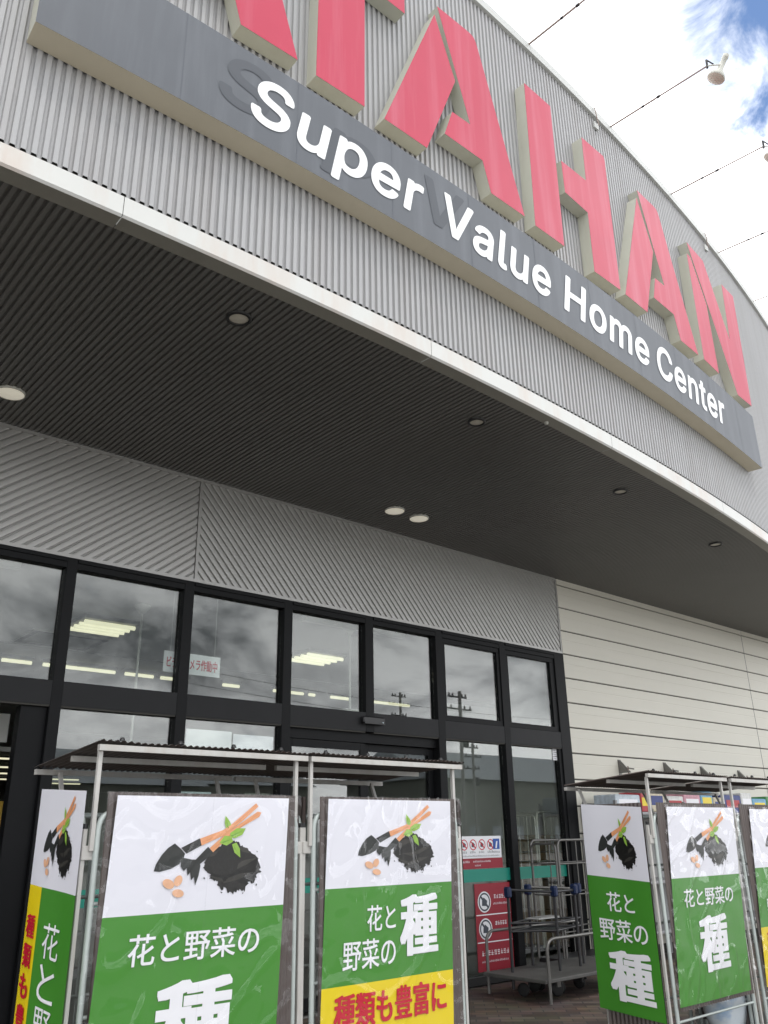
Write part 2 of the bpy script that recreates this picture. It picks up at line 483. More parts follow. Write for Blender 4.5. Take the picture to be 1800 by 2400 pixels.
# ribbed fascia
mb = MB()
pitch, dep = 0.0605, 0.019
prof = []
s = S0
while s < S1:
    prof += [(s, 0.0), (s + 0.028, 0.0), (s + 0.036, -dep * 0.45), (s + 0.039, -dep), (s + 0.0545, -dep), (s + 0.0575, -dep * 0.7)]
    s += pitch
vs = []
for (a, o) in prof:
    zb_ = Z_TRIM + (0.016 if o > -0.004 else -0.002)
    vs += [FP(a, o, zb_), FP(a, o, Z_TOP + 0.02)]
fs = [(2 * i, 2 * i + 2, 2 * i + 3, 2 * i + 1) for i in range(len(prof) - 1)]
mb.raw(vs, fs, M['rib'])
part(mb, 'fascia_cladding')
mb = MB()
n = 120
for i in range(n):
    a, b = S0 + (S1 - S0) * i / n, S0 + (S1 - S0) * (i + 1) / n
    mb.face([FP(a, -0.03, Z_SOF), FP(b, -0.03, Z_SOF), FP(b, -0.03, Z_CAP), FP(a, -0.03, Z_CAP)], M['gap'])
part(mb, 'fascia_backing')
# cap along the top
mb = MB()
for i in range(n):
    a, b = S0 + (S1 - S0) * i / n, S0 + (S1 - S0) * (i + 1) / n
    for (o0, z0, o1, z1) in ((0.035, Z_TOP, 0.035, Z_CAP), (0.035, Z_CAP, -0.35, Z_CAP), (-0.02, Z_TOP, 0.035, Z_TOP), (-0.35, Z_CAP, -0.35, 9.2)):
        mb.face([FP(a, o0, z0), FP(b, o0, z0), FP(b, o1, z1), FP(a, o1, z1)], M['cap'], False)
part(mb, 'fascia_cap')
# upper mass behind the fascia
mb = MB()
for i in range(n):
    a, b = S0 + (S1 - S0) * i / n, S0 + (S1 - S0) * (i + 1) / n
    p, q = FP(a, -0.3, 9.2), FP(b, -0.3, 9.2)
    mb.face([p, q, Vector((q.x, 12, 9.2)), Vector((p.x, 12, 9.2))], M['cap'])
part(mb, 'roof')
# white trim in lengths between open joints
joints = [S0, -5.0, -2.2, 0.406, 3.01, 5.646, 8.25, 10.85, 13.5, S1]
for a, b in zip(joints[:-1], joints[1:]):
    mb = MB()
    k = max(2, int((b - a) / 0.25))
    aa, bb = a + 0.002, b - 0.002
    for i in range(k):
        u, v = aa + (bb - aa) * i / k, aa + (bb - aa) * (i + 1) / k
        for (o0, z0, o1, z1) in ((-0.005, Z_SOF + 0.002, -0.005, Z_TRIM), (-0.03, Z_TRIM, -0.005, Z_TRIM), (-0.005, Z_SOF + 0.002, -0.02, Z_SOF - 0.012)):
            mb.face([FP(u, o0, z0), FP(v, o0, z0), FP(v, o1, z1), FP(u, o1, z1)], M['trim'])
        mb.face([FP(u, -0.02, Z_SOF - 0.012), FP(v, -0.02, Z_SOF - 0.012), FP(v, -0.15, Z_SOF - 0.006), FP(u, -0.15, Z_SOF - 0.006)], M['flash'])
    part(mb, 'edge_trim')
# ribbed soffit, ribs running out from the wall
mb = MB()
pt = 0.0525
x = -9.5
prof = []
while x < 21:
    prof += [(x, 0.0), (x + 0.028, 0.0), (x + 0.032, 0.018), (x + 0.048, 0.018)]
    x += pt
vs, tn = [], math.tan(rad(-3.0))
def arc_y(x):
    return CY - math.sqrt(RR * RR - (x - CX) ** 2)
for (x, d) in prof:
    y0 = arc_y(x) + 0.14
    vs += [(x + tn * (y0 - 7.45) * 0 , y0, Z_SOF + d), (x, WALL + 0.03, Z_SOF + d)]
mb.raw(vs, [(2 * i, 2 * i + 1, 2 * i + 3, 2 * i + 2) for i in range(len(prof) - 1)], M['soffit'])
part(mb, 'soffit')

# diagonal ribbed panels over the windows
def diag_panel(x0, x1, z0, z1, ang, mname):
    mb = MB()
    y = WALL - 0.004
    d = Vector((math.cos(ang), 0, math.sin(ang))); nrm = Vector((-math.sin(ang), 0, math.cos(ang)))
    corners = [Vector((x, 0, z)) for x in (x0, x1) for z in (z0, z1)]
    lo = min(c.dot(nrm) for c in corners); hi = max(c.dot(nrm) for c in corners)
    def clip(t):
        # segment of line nrm*t + d*u inside the rectangle
        u0, u1 = -1e9, 1e9
        p = nrm * t
        for (pc, dc, a, b) in ((p.x, d.x, x0, x1), (p.z, d.z, z0, z1)):
            if abs(dc) < 1e-9: continue
            ua, ub = (a - pc) / dc, (b - pc) / dc
            if ua > ub: ua, ub = ub, ua
            u0, u1 = max(u0, ua), min(u1, ub)
        return (u0, u1) if u1 > u0 else None
    t, P = lo, 0.0668
    steps = [(0.0, 0.022), (0.003, 0.005), (0.009, 0.001), (0.020, 0.0), (0.044, 0.0), (0.053, 0.002), (0.0575, 0.007), (0.0590, 0.022), (0.0668, 0.022)]
    while t < hi:
        for (ta, oa), (tb, ob) in zip(steps[:-1], steps[1:]):
            A, B = clip(t + ta), clip(t + tb)
            if not A or not B: continue
            pa = [nrm * (t + ta) + d * u for u in A]; pb = [nrm * (t + tb) + d * u for u in B]
            mb.face([(pa[0].x, y + oa, pa[0].z), (pa[1].x, y + oa, pa[1].z), (pb[1].x, y + ob, pb[1].z), (pb[0].x, y + ob, pb[0].z)], M['rib_grey'])
        t += P
    return part(mb, mname)
diag_panel(-9.5, 4.025, 4.075, 5.16, rad(38.3), 'upper_cladding')
diag_panel(4.065, 10.03, 4.075, 5.16, rad(-48.2), 'upper_cladding')
mb = MB()
mb.box((4.03, WALL - 0.016, 4.06), (4.06, WALL + 0.02, 5.165), M['rib_grey'])
mb.box((-9.5, WALL - 0.018, 5.158), (10.03, WALL + 0.02, 5.186), M['rib_grey'])
mb.box((-9.5, WALL - 0.02, 4.045), (10.05, WALL + 0.02, 4.077), M['rib_grey'])
mb.box((10.03, WALL - 0.017, 4.08), (10.052, WALL + 0.02, 5.18), M['rib_grey'])
part(mb, 'cladding_trim')
mb = MB()
mb.box((-9.5, WALL + 0.021, 4.05), (10.06, WALL + 0.2, 5.18), M['gap'])
part(mb, 'lintel_wall')

# glazed front
FY, GY = WALL - 0.015, WALL + 0.05
mull = [(-9.5, -9.38), (-7.3, -7.19), (-5.0, -4.89), (-2.6, -2.49), (-0.2, -0.09), (1.15, 1.26), (2.725, 2.825), (3.93, 4.04), (5.15, 5.26), (6.30, 6.425), (7.455, 7.575), (8.665, 8.785), (9.85, 10.07)]
mb = MB()
for (a, b) in mull:
    low = 0.0
    if (a, b) in ((6.30, 6.425),): low = 2.70
    mb.box((a, FY, low), (b, GY + 0.06, 4.045), M['frame'], 0.004)
mb.box((9.79, FY + 0.02, 0.0), (9.85, GY + 0.04, 4.0), M['frame'])
xs = [m for m in mull]
for (a, b) in zip(mull[:-1], mull[1:]):
    l, r = a[1], b[0]
    mb.box((l, FY + 0.004, 3.95), (r, GY + 0.05, 4.045), M['frame'])
    mb.box((l, FY + 0.008, 4.005), (r, FY - 0.012, 4.04), M['frame'])
    mb.box((l, FY + 0.003, 2.705), (r, GY + 0.05, 2.915), M['transom'])
    mb.box((l, FY + 0.012, 2.69), (r, GY + 0.045, 2.705), M['gap'])
# open doorway jamb on the left, door head of the sliding doors
mb.box((2.50, FY + 0.05, 0.0), (2.725, GY + 0.1, 2.69), M['frame'], 0.004)
mb.box((5.26, FY + 0.06, 2.585), (7.455, GY + 0.05, 2.69), M['frame'])
part(mb, 'window_frame')
mb = MB()
mb.box((2.826, FY + 0.01, 0.0), (5.149, GY + 0.08, 0.16), M['base'])
part(mb, 'plinth')
mb = MB()
mb.box((7.576, FY + 0.01, 0.0), (9.849, GY + 0.08, 0.08), M['base'])
part(mb, 'plinth')
def pane(x0, x1, z0, z1, y=GY, parent=store):
    mb = MB()
    mb.box((x0, y, z0), (x1, y + 0.008, z1), M['glass'])
    return part(mb, 'window_pane', parent)
for (a, b) in zip(mull[:-1], mull[1:]):
    l, r = a[1], b[0]
    if l > 7.5: continue
    pane(l + 0.001, r - 0.001, 2.916, 3.949)
for (l, r) in ((2.825, 3.93), (4.04, 5.15), (7.575, 8.665), (8.785, 9.79)):
    pane(l + 0.001, r - 0.001, 0.165 if l < 6 else 0.085, 2.689)
for (l, r) in ((-9.38, -7.3), (-7.19, -5.0), (-4.89, -2.6), (-2.49, -0.2)):
    pane(l + 0.001, r - 0.001, 0.1, 2.689)
# two opening sashes at the right end
for (l, r) in ((7.576, 8.664), (8.786, 9.80)):
    mb = MB()
    y0, y1 = FY + 0.015, GY + 0.02
    mb.box((l, y0, 2.917), (r, y1, 2.985), M['frame'], 0.004); mb.box((l, y0, 3.885), (r, y1, 3.948), M['frame'], 0.004)
    mb.box((l, y0 + 0.001, 2.985), (l + 0.052, y1 - 0.001, 3.885), M['frame']); mb.box((r - 0.052, y0 + 0.001, 2.985), (r, y1 - 0.001, 3.885), M['frame'])
    o = part(mb, 'window_sash')
    mb = MB()
    mb.box((l + 0.053, GY - 0.02, 2.986), (r - 0.053, GY - 0.012, 3.884), M['glass'])
    part(mb, 'window_pane', o)
# sliding doors
def leaf(x0, x1, y):
    mb = MB()
    mb.box((x0, y, 0.02), (x0 + 0.075, y + 0.04, 2.58), M['frame'], 0.003); mb.box((x1 - 0.075, y, 0.02), (x1, y + 0.04, 2.58), M['frame'], 0.003)
    mb.box((x0 + 0.076, y + 0.001, 2.50), (x1 - 0.076, y + 0.039, 2.579), M['frame']); mb.box((x0 + 0.076, y + 0.001, 0.021), (x1 - 0.076, y + 0.039, 0.14), M['frame'])
    o = part(mb, 'sliding_door')
    mb = MB()
    mb.box((x0 + 0.077, y + 0.016, 0.141), (x1 - 0.077, y + 0.024, 2.499), M['glass'])
    part(mb, 'door_glass', o)
leaf(5.262, 6.345, GY + 0.005)
leaf(6.35, 7.452, GY + 0.05)
mb = MB()
mb.box((6.225, FY - 0.055, 2.79), (6.545, FY + 0.002, 2.865), M['dark'], 0.012)
mb.box((6.235, FY - 0.062, 2.783), (6.535, FY - 0.02, 2.80), M['blackring'])
mb.box((6.50, FY - 0.058, 2.80), (6.515, FY - 0.0545, 2.812), M['notice'])
part(mb, 'door_sensor')

# teal film bands on the panes
def band(x0, x1, z0, z1, mat_, y=GY - 0.004, name='teal_stripe'):
    mb = MB()
    mb.box((x0, y, z0), (x1, y + 0.003, z1), mat_)
    return part(mb, name)
band(7.577, 8.663, 1.072, 1.212, M['teal']); band(8.787, 9.788, 1.072, 1.212, M['teal'])
band(2.827, 3.928, 1.072, 1.212, M['teal']); band(4.042, 5.148, 1.072, 1.212, M['teal'])
band(5.34, 6.267, 1.072, 1.212, M['teal'], GY + 0.015); band(6.428, 7.374, 1.072, 1.212, M['teal'], GY + 0.06)

# beige sided wall
zl = [5.085, 4.738, 4.388, 4.040, 3.690, 3.338, 2.988, 2.636, 2.285, 1.934, 1.583, 1.232, 0.881, 0.53, 0.10]
mb = MB()
for (xa, xb) in ((10.075, 15.72), (15.735, 22.0)):
    mb.box((xa, WALL - 0.012, 5.10), (xb, WALL + 0.1, 5.183), M['siding'])
    for za, zb in zip(zl[:-1], zl[1:]):
        # two-step lap panel: upper half plane, a fine crease, lower half
        h = za - zb
        zs = [zb + 0.016, zb + 0.024, zb + h * 0.60, zb + h * 0.62, zb + h * 0.64, za]
        ys = [WALL + 0.004, WALL - 0.006, WALL - 0.004, WALL - 0.0022, WALL - 0.004, WALL - 0.002]
        for k in range(5):
            mb.face([(xa, ys[k], zs[k]), (xb, ys[k], zs[k]), (xb, ys[k + 1], zs[k + 1]), (xa, ys[k + 1], zs[k + 1])], M['siding'])
part(mb, 'siding_wall')
mb = MB()
mb.box((10.071, WALL + 0.01, 0.0), (22.0, WALL + 0.12, 5.09), M['gap'])
part(mb, 'wall_core')

# interior shell
mb = MB()
mb.face([(-10, 7.62, 4.3), (22, 7.62, 4.3), (22, 52, 4.3), (-10, 52, 4.3)], M['int_white'])
for yy in (12.6, 17.6, 22.6, 27.6):
    mb.box((-10, yy, 4.292), (22, yy + 0.04, 4.299), M['int_wall'])
part(mb, 'store_ceiling')
mb = MB()
mb.face([(-10, 7.62, 0.012), (22, 7.62, 0.012), (22, 52, 0.012), (-10, 52, 0.012)], M['int_floor'])
part(mb, 'store_floor')
mb = MB()
for q in ([(-10, 52, 0), (22, 52, 0), (22, 52, 4.3), (-10, 52, 4.3)], [(-10, 7.7, 0), (-10, 52, 0), (-10, 52, 4.3), (-10, 7.7, 4.3)], [(22, 7.7, 0), (22, 52, 0), (22, 52, 4.3), (22, 7.7, 4.3)]):
    mb.face(q, M['int_wall'])
part(mb, 'store_inner_wall')
mb = MB()
mb.box((9.6, 9.5, 0.0), (14.5, 9.6, 3.55), M['int_white'])
mb.box((10.9, 8.5, 0.0), (11.0, 9.499, 4.29), M['int_white'])
part(mb, 'partition_wall')

# ------------------------------------------------------------------ sign board under the big letters
board = thing('sign_board', 'long faded blue-grey board with white store description under the big red letters', 'sign board', FP(2.0, 0, 6.5))
def bpart(mb, name, par, label=None):
    o = mb.build(name); o.parent = par
    o.matrix_parent_inverse = Matrix.Translation(-Vector(par.location))
    if label: o['label'] = label
    return o
BZ0, BZ1, BO = 6.118, 6.895, 0.18
B0, B1 = -2.90, 6.89
mb = MB(); mb2 = MB()
k = 48
for i in range(k):
    a, b = B0 + (B1 - B0) * i / k, B0 + (B1 - B0) * (i + 1) / k
    mb.face([FP(a, BO, BZ0), FP(b, BO, BZ0), FP(b, BO, BZ1), FP(a, BO, BZ1)], M['board'])
    mb2.face([FP(a, 0, BZ0), FP(b, 0, BZ0), FP(b, BO - 0.001, BZ0), FP(a, BO - 0.001, BZ0)], M['boardedge'])
    mb2.face([FP(a, 0, BZ1), FP(b, 0, BZ1), FP(b, BO - 0.001, BZ1), FP(a, BO - 0.001, BZ1)], M['boardedge'])
for e in (B0, B1):
    mb2.face([FP(e, 0, BZ0), FP(e, BO, BZ0), FP(e, BO, BZ1), FP(e, 0, BZ1)], M['return'])
for q in (-1.98, -1.07, -0.15, 0.76, 1.68, 2.59, 3.5, 4.42, 5.33, 6.2):
    mb.face([FP(q, BO + 0.0015, BZ0), FP(q + 0.006, BO + 0.0015, BZ0), FP(q + 0.006, BO + 0.0015, BZ1), FP(q, BO + 0.0015, BZ1)], M['seam'])
bpart(mb, 'face_panel', board); bpart(mb2, 'side_wall', board)
# grotesque capitals and lower case, outlines in thousandths (advance, points, faces)
GL = {
 'S': (447, '224,-9 197,-8 172,-4 149,1 128,9 108,19 91,31 76,45 64,60 54,77 46,96 41,115 38,137 104,137 107,123 110,110 116,98 123,88 132,79 142,71 154,64 166,59 180,55 194,52 209,50 224,49 241,50 257,52 272,55 286,60 299,66 311,74 321,82 329,92 336,102 341,114 345,126 346,139 345,151 342,161 338,171 332,179 325,186 316,193 307,199 296,205 284,209 272,214 259,218 245,222 184,239 154,249 128,260 105,274 86,289 71,307 60,326 54,348 52,372 53,393 58,413 65,431 75,448 87,463 102,476 119,488 138,498 158,506 180,511 203,514 227,516 252,514 275,511 296,505 316,498 334,488 351,476 365,463 377,449 387,433 394,415 399,397 401,378 337,378 334,396 326,412 316,426 302,437 286,447 267,453 247,457 225,459 209,458 194,456 180,452 167,448 156,442 145,435 136,427 129,418 123,409 118,398 116,387 115,376 116,363 119,352 124,342 131,334 139,326 148,319 158,313 169,308 180,304 191,300 202,296 212,293 264,279 276,276 287,272 299,268 312,264 324,258 336,252 347,245 359,238 369,229 379,220 387,209 395,198 401,185 405,171 407,155 408,139 407,118 403,99 396,81 386,64 374,48 360,34 343,21 323,11 302,2 278,-4 252,-8', '69.71.70 68.71.69 68.72.71 67.72.68 67.73.72 66.73.67 66.74.73 65.74.66 65.75.74 64.75.65 64.76.75 64.77.76 63.77.64 63.91.77 91.90.77 90.78.77 62.92.63 92.91.63 62.93.92 89.78.90 62.94.93 88.78.89 62.95.94 88.79.78 61.95.62 61.96.95 87.79.88 61.97.96 86.79.87 61.98.97 86.80.79 60.98.61 60.99.98 85.80.86 60.100.99 85.81.80 59.100.60 84.81.85 59.101.100 59.102.101 84.82.81 83.82.84 58.102.59 58.103.102 58.104.103 57.104.58 57.105.104 57.106.105 56.106.57 56.107.106 56.108.107 55.108.56 55.109.108 55.110.109 55.111.110 55.112.111 54.112.55 54.113.112 54.114.113 54.115.114 54.116.115 53.116.54 53.117.116 53.118.117 52.118.53 52.119.118 52.120.119 52.121.120 51.121.52 51.122.121 51.123.122 50.123.51 50.124.123 49.124.50 49.125.124 49.126.125 48.126.49 48.127.126 47.127.48 46.127.47 45.127.46 45.128.127 44.128.45 43.128.44 43.129.128 42.129.43 41.129.42 41.130.129 40.130.41 40.131.130 39.131.40 38.131.39 38.132.131 37.132.38 36.132.37 36.133.132 11.13.12 11.14.13 35.133.36 11.15.14 35.134.133 10.15.11 34.134.35 10.16.15 33.134.34 33.135.134 10.17.16 9.17.10 32.135.33 9.18.17 31.135.32 31.136.135 9.19.18 8.19.9 30.136.31 8.20.19 29.136.30 8.21.20 29.137.136 28.137.29 7.21.8 7.22.21 27.137.28 7.23.22 26.137.27 7.24.23 25.137.26 7.25.24 7.137.25 7.138.137 6.138.7 6.139.138 5.139.6 5.140.139 4.140.5 4.141.140 3.141.4 3.142.141 2.142.3 2.143.142 1.143.2 1.0.143'),
 'u': (410, '182,-5 164,-4 146,-1 130,4 115,11 101,20 89,31 78,44 69,59 62,76 57,95 54,116 53,139 53,379 114,379 114,144 115,123 119,105 127,89 137,75 150,64 164,56 181,52 200,50 213,51 226,53 238,57 249,62 259,69 268,77 276,86 283,97 289,109 293,122 295,137 296,153 296,379 357,379 357,0 298,0 298,92 307,92 297,67 286,47 272,30 257,17 240,7 222,0 203,-4', '12.14.13 12.15.14 35.37.36 35.38.37 34.38.35 12.16.15 11.16.12 33.38.34 11.17.16 32.41.33 41.38.33 10.17.11 31.41.32 10.18.17 30.40.31 40.41.31 9.18.10 30.42.40 42.39.40 42.38.41 9.19.18 29.42.30 28.42.29 8.19.9 8.20.19 27.42.28 27.43.42 39.38.42 8.21.20 26.43.27 7.21.8 25.43.26 7.22.21 24.43.25 7.23.22 23.43.24 7.43.23 7.44.43 6.44.7 5.44.6 5.45.44 4.45.5 4.46.45 3.46.4 3.47.46 2.47.3 2.48.47 1.48.2 1.0.48'),
 'p': (424, '53,-143 53,379 112,379 112,319 118,319 122,325 126,331 131,338 137,346 144,353 152,360 161,367 171,373 183,378 197,381 212,384 229,384 252,383 274,378 294,371 313,361 330,347 345,332 359,313 370,293 379,270 385,245 389,218 390,189 389,160 385,133 379,108 370,84 359,64 346,45 330,29 313,16 294,5 274,-2 252,-7 229,-8 213,-7 198,-5 184,-1 173,4 162,10 153,17 145,24 138,31 132,39 127,46 122,53 118,59 114,59 114,-143 220,47 237,48 253,51 267,57 279,66 291,76 301,88 309,101 316,117 321,133 325,151 327,170 328,189 327,209 325,227 321,245 316,261 309,276 301,290 291,301 280,311 267,319 253,325 237,329 220,330 203,329 188,325 174,320 161,312 150,302 140,291 132,278 125,263 120,247 116,229 113,210 113,189 113,169 116,150 120,132 125,115 132,100 140,86 150,75 162,65 174,57 188,51 204,48', '15.17.16 14.17.15 14.18.17 13.18.14 0.2.1 0.3.2 13.19.18 12.19.13 11.19.12 11.20.19 10.20.11 10.21.20 9.21.10 8.21.9 8.22.21 7.22.8 6.22.7 6.79.22 79.78.22 78.23.22 5.79.6 5.80.79 5.81.80 77.23.78 5.82.81 76.23.77 4.82.5 4.83.82 75.23.76 0.4.3 0.89.4 89.88.4 88.87.4 87.86.4 86.85.4 85.84.4 84.83.4 75.24.23 74.24.75 73.24.74 73.25.24 72.25.73 71.25.72 71.26.25 70.26.71 69.26.70 69.27.26 0.90.89 68.27.69 68.28.27 0.91.90 67.28.68 0.92.91 66.28.67 66.29.28 65.29.66 0.93.92 65.30.29 64.30.65 0.94.93 63.30.64 63.31.30 0.95.94 62.31.63 0.53.95 53.96.95 62.32.31 61.32.62 53.97.96 60.32.61 53.98.97 60.33.32 59.33.60 53.99.98 58.33.59 53.52.99 52.100.99 58.34.33 0.54.53 51.100.52 57.34.58 51.101.100 50.101.51 56.34.57 50.102.101 55.34.56 50.55.102 50.34.55 49.34.50 49.35.34 48.35.49 47.35.48 47.36.35 46.36.47 45.36.46 45.37.36 44.37.45 44.38.37 43.38.44 42.38.43 42.39.38 41.39.42 41.40.39'),
 'e': (404, '212,-8 185,-7 161,-2 138,6 117,16 98,30 82,46 68,64 56,85 46,108 40,132 35,159 34,187 35,215 39,242 46,267 55,290 67,311 81,329 97,346 115,359 135,370 157,378 180,383 205,384 221,384 236,382 251,379 266,374 280,368 294,361 307,351 319,341 331,329 341,315 350,299 357,282 363,263 368,242 370,219 371,194 371,169 75,169 75,221 338,221 310,202 309,220 307,237 303,254 298,269 291,282 283,294 273,305 263,314 250,321 237,326 222,329 205,330 189,329 173,326 159,321 146,313 135,304 125,294 116,282 109,270 103,256 99,241 97,226 96,211 96,178 97,157 100,139 104,122 110,106 118,92 128,80 139,70 151,61 165,55 179,50 195,47 212,46 224,47 234,48 244,50 254,53 263,56 271,61 278,66 285,73 292,80 297,88 302,96 306,105 365,91 360,77 353,63 345,51 335,39 324,29 311,19 298,11 283,4 266,-1 249,-5 231,-7', '23.25.24 23.26.25 22.26.23 22.27.26 22.28.27 21.28.22 21.29.28 20.29.21 20.30.29 20.31.30 19.31.20 19.32.31 18.32.19 18.57.32 57.33.32 18.58.57 56.33.57 17.58.18 55.33.56 17.59.58 55.34.33 54.34.55 17.60.59 53.34.54 17.61.60 53.35.34 52.35.53 17.62.61 16.62.17 51.35.52 16.63.62 51.36.35 50.36.51 16.64.63 15.64.16 15.65.64 49.36.50 49.37.36 15.66.65 48.37.49 14.66.15 48.38.37 14.67.66 47.38.48 47.39.38 13.67.14 13.68.67 46.44.47 44.39.47 13.43.68 43.69.68 13.42.43 69.46.43 46.44.43 45.39.44 69.45.46 45.40.39 12.42.13 70.45.69 70.40.45 70.41.40 11.42.12 71.41.70 11.41.42 11.71.41 10.71.11 10.72.71 10.73.72 9.73.10 9.74.73 8.74.9 8.75.74 93.95.94 92.95.93 8.76.75 92.96.95 91.96.92 7.76.8 7.77.76 90.96.91 90.97.96 89.97.90 7.78.77 88.97.89 6.78.7 88.98.97 6.79.78 87.98.88 86.98.87 6.80.79 85.98.86 85.99.98 6.81.80 84.99.85 83.99.84 6.82.81 82.99.83 6.99.82 5.99.6 5.100.99 4.100.5 4.101.100 4.102.101 3.102.4 3.103.102 2.103.3 2.104.103 2.105.104 1.105.2 1.106.105 0.106.1'),
 'r': (259, '53,0 53,379 112,379 112,321 115,321 122,335 130,347 140,358 152,367 166,375 181,380 196,384 213,385 217,385 221,385 225,385 229,384 234,384 237,384 241,384 243,384 243,322 242,323 239,323 235,324 230,324 224,325 219,325 213,326 207,326 194,325 182,323 170,319 159,315 149,309 140,301 132,293 126,284 121,273 117,262 114,250 114,237 114,0', '11.13.12 11.14.13 11.15.14 11.16.15 11.17.16 11.18.17 11.19.18 11.20.19 11.21.20 10.21.11 9.21.10 0.2.1 0.3.2 8.21.9 7.21.8 6.21.7 5.26.6 26.25.6 25.24.6 24.23.6 23.22.6 22.21.6 4.29.5 29.28.5 28.27.5 27.26.5 4.30.29 4.31.30 4.32.31 0.4.3 0.39.4 39.38.4 38.37.4 37.36.4 36.35.4 35.34.4 34.33.4 33.32.4 0.40.39 0.41.40 0.42.41'),
 'V': (480, '204,0 16,509 84,509 192,206 197,192 203,176 209,158 215,137 222,115 230,89 239,61 248,31 235,31 244,62 252,90 260,115 267,138 274,158 279,176 285,192 290,206 395,509 463,509 278,0', '0.2.1 0.3.2 20.22.21 20.23.22 0.4.3 19.23.20 18.23.19 0.5.4 17.23.18 0.6.5 16.23.17 0.7.6 15.23.16 0.8.7 14.23.15 0.9.8 13.23.14 0.10.9 12.11.13 11.23.13 0.11.10 0.23.11'),
 'a': (389, '160,-9 142,-8 126,-5 110,-1 94,5 80,12 68,22 57,32 48,45 40,58 35,73 31,90 30,108 31,123 34,138 38,150 43,161 50,171 58,179 67,187 78,193 89,199 100,203 112,207 125,211 138,213 152,216 165,218 178,220 194,222 209,224 222,225 234,227 244,228 252,230 259,232 265,235 270,238 273,243 275,248 276,255 276,257 275,268 273,279 271,288 267,297 262,304 256,311 248,317 240,322 230,326 220,329 208,330 196,331 183,330 171,329 159,326 149,322 140,318 132,313 124,307 118,301 112,294 107,288 103,281 100,274 41,291 48,308 57,322 67,335 79,346 91,355 104,364 118,370 133,375 148,379 163,382 179,384 194,384 204,384 215,383 227,382 239,379 251,376 263,372 275,367 286,360 296,353 306,343 315,333 322,320 329,306 333,290 336,272 337,251 337,0 277,0 277,52 272,52 269,45 264,38 258,32 252,25 244,18 236,12 226,6 215,1 203,-3 190,-6 176,-8 170,45 187,46 202,49 216,53 228,59 239,66 248,74 257,83 263,93 269,104 272,115 275,126 276,138 276,190 273,188 270,186 265,184 259,182 253,180 246,179 239,177 231,176 223,175 216,173 208,172 200,171 193,170 186,169 181,169 175,168 165,166 154,164 144,162 134,159 125,155 117,150 110,145 103,139 98,132 95,124 93,115 92,105 92,95 94,87 98,79 102,72 107,66 114,61 121,56 130,52 139,49 149,47 159,46', '77.79.78 77.80.79 76.80.77 76.81.80 75.81.76 75.82.81 74.82.75 74.83.82 74.84.83 73.84.74 73.85.84 72.85.73 72.86.85 71.86.72 71.87.86 70.87.71 70.88.87 69.88.70 69.89.88 68.54.69 54.53.69 53.89.69 53.52.89 52.90.89 68.55.54 51.90.52 68.56.55 50.90.51 68.57.56 49.90.50 68.58.57 67.58.68 48.90.49 48.91.90 67.59.58 47.91.48 67.60.59 46.91.47 66.60.67 66.61.60 46.92.91 45.92.46 66.62.61 44.92.45 66.63.62 65.64.66 64.63.66 44.93.92 43.93.44 42.93.43 42.94.93 41.94.42 40.94.41 39.94.40 39.95.94 38.95.39 37.95.38 36.95.37 35.123.36 123.95.36 34.123.35 33.123.34 32.123.33 31.123.32 30.123.31 29.123.30 28.123.29 27.123.28 26.123.27 25.123.26 24.123.25 23.123.24 22.123.23 21.123.22 20.123.21 19.123.20 19.124.123 122.95.123 19.125.124 18.125.19 18.126.125 18.127.126 18.128.127 18.129.128 17.129.18 17.130.129 17.131.130 17.132.131 17.133.132 17.134.133 17.135.134 17.136.135 16.136.17 16.137.136 16.138.137 16.139.138 16.140.139 16.141.140 16.142.141 16.143.142 15.143.16 15.144.143 15.145.144 15.146.145 14.146.15 14.147.146 14.148.147 121.95.122 13.148.14 13.149.148 120.95.121 13.150.149 12.150.13 12.151.150 119.95.120 11.151.12 11.152.151 118.95.119 11.153.152 117.95.118 10.153.11 10.154.153 116.97.117 97.95.117 10.155.154 115.97.116 9.155.10 9.156.155 9.157.156 114.97.115 9.158.157 113.97.114 8.158.9 8.159.158 112.98.113 98.97.113 8.160.159 112.99.98 96.95.97 8.161.160 111.99.112 8.162.161 110.99.111 8.110.162 8.99.110 8.100.99 7.100.8 7.101.100 6.101.7 6.102.101 6.103.102 5.103.6 5.104.103 4.104.5 4.105.104 4.106.105 3.106.4 3.107.106 2.107.3 2.108.107 1.108.2 1.109.108 0.109.1'),
 'l': (189, '139,-2 119,-1 101,3 86,10 74,20 65,33 58,47 54,65 53,84 53,509 114,509 114,99 114,87 115,77 117,68 120,62 124,58 130,54 137,53 146,52 150,52 154,52 158,52 160,53 163,53 165,53 167,54 170,54 181,3 176,2 172,1 167,0 162,-1 156,-2 151,-2 145,-2', '8.10.9 8.11.10 8.12.11 8.13.12 7.13.8 7.14.13 7.15.14 6.15.7 6.16.15 6.17.16 6.18.17 26.28.27 25.28.26 24.28.25 23.28.24 22.28.23 6.19.18 21.28.22 20.28.21 19.28.20 6.28.19 5.28.6 4.28.5 3.28.4 2.28.3 1.28.2 1.29.28 1.30.29 1.31.30 1.32.31 1.33.32 0.33.1 0.34.33 0.35.34'),
 'H': (517, '60,0 60,509 125,509 125,289 392,289 392,509 457,509 457,0 392,0 392,232 125,232 125,0', '0.2.1 0.3.2 4.6.5 4.7.6 0.10.3 10.4.3 10.9.4 9.7.4 0.11.10 8.7.9'),
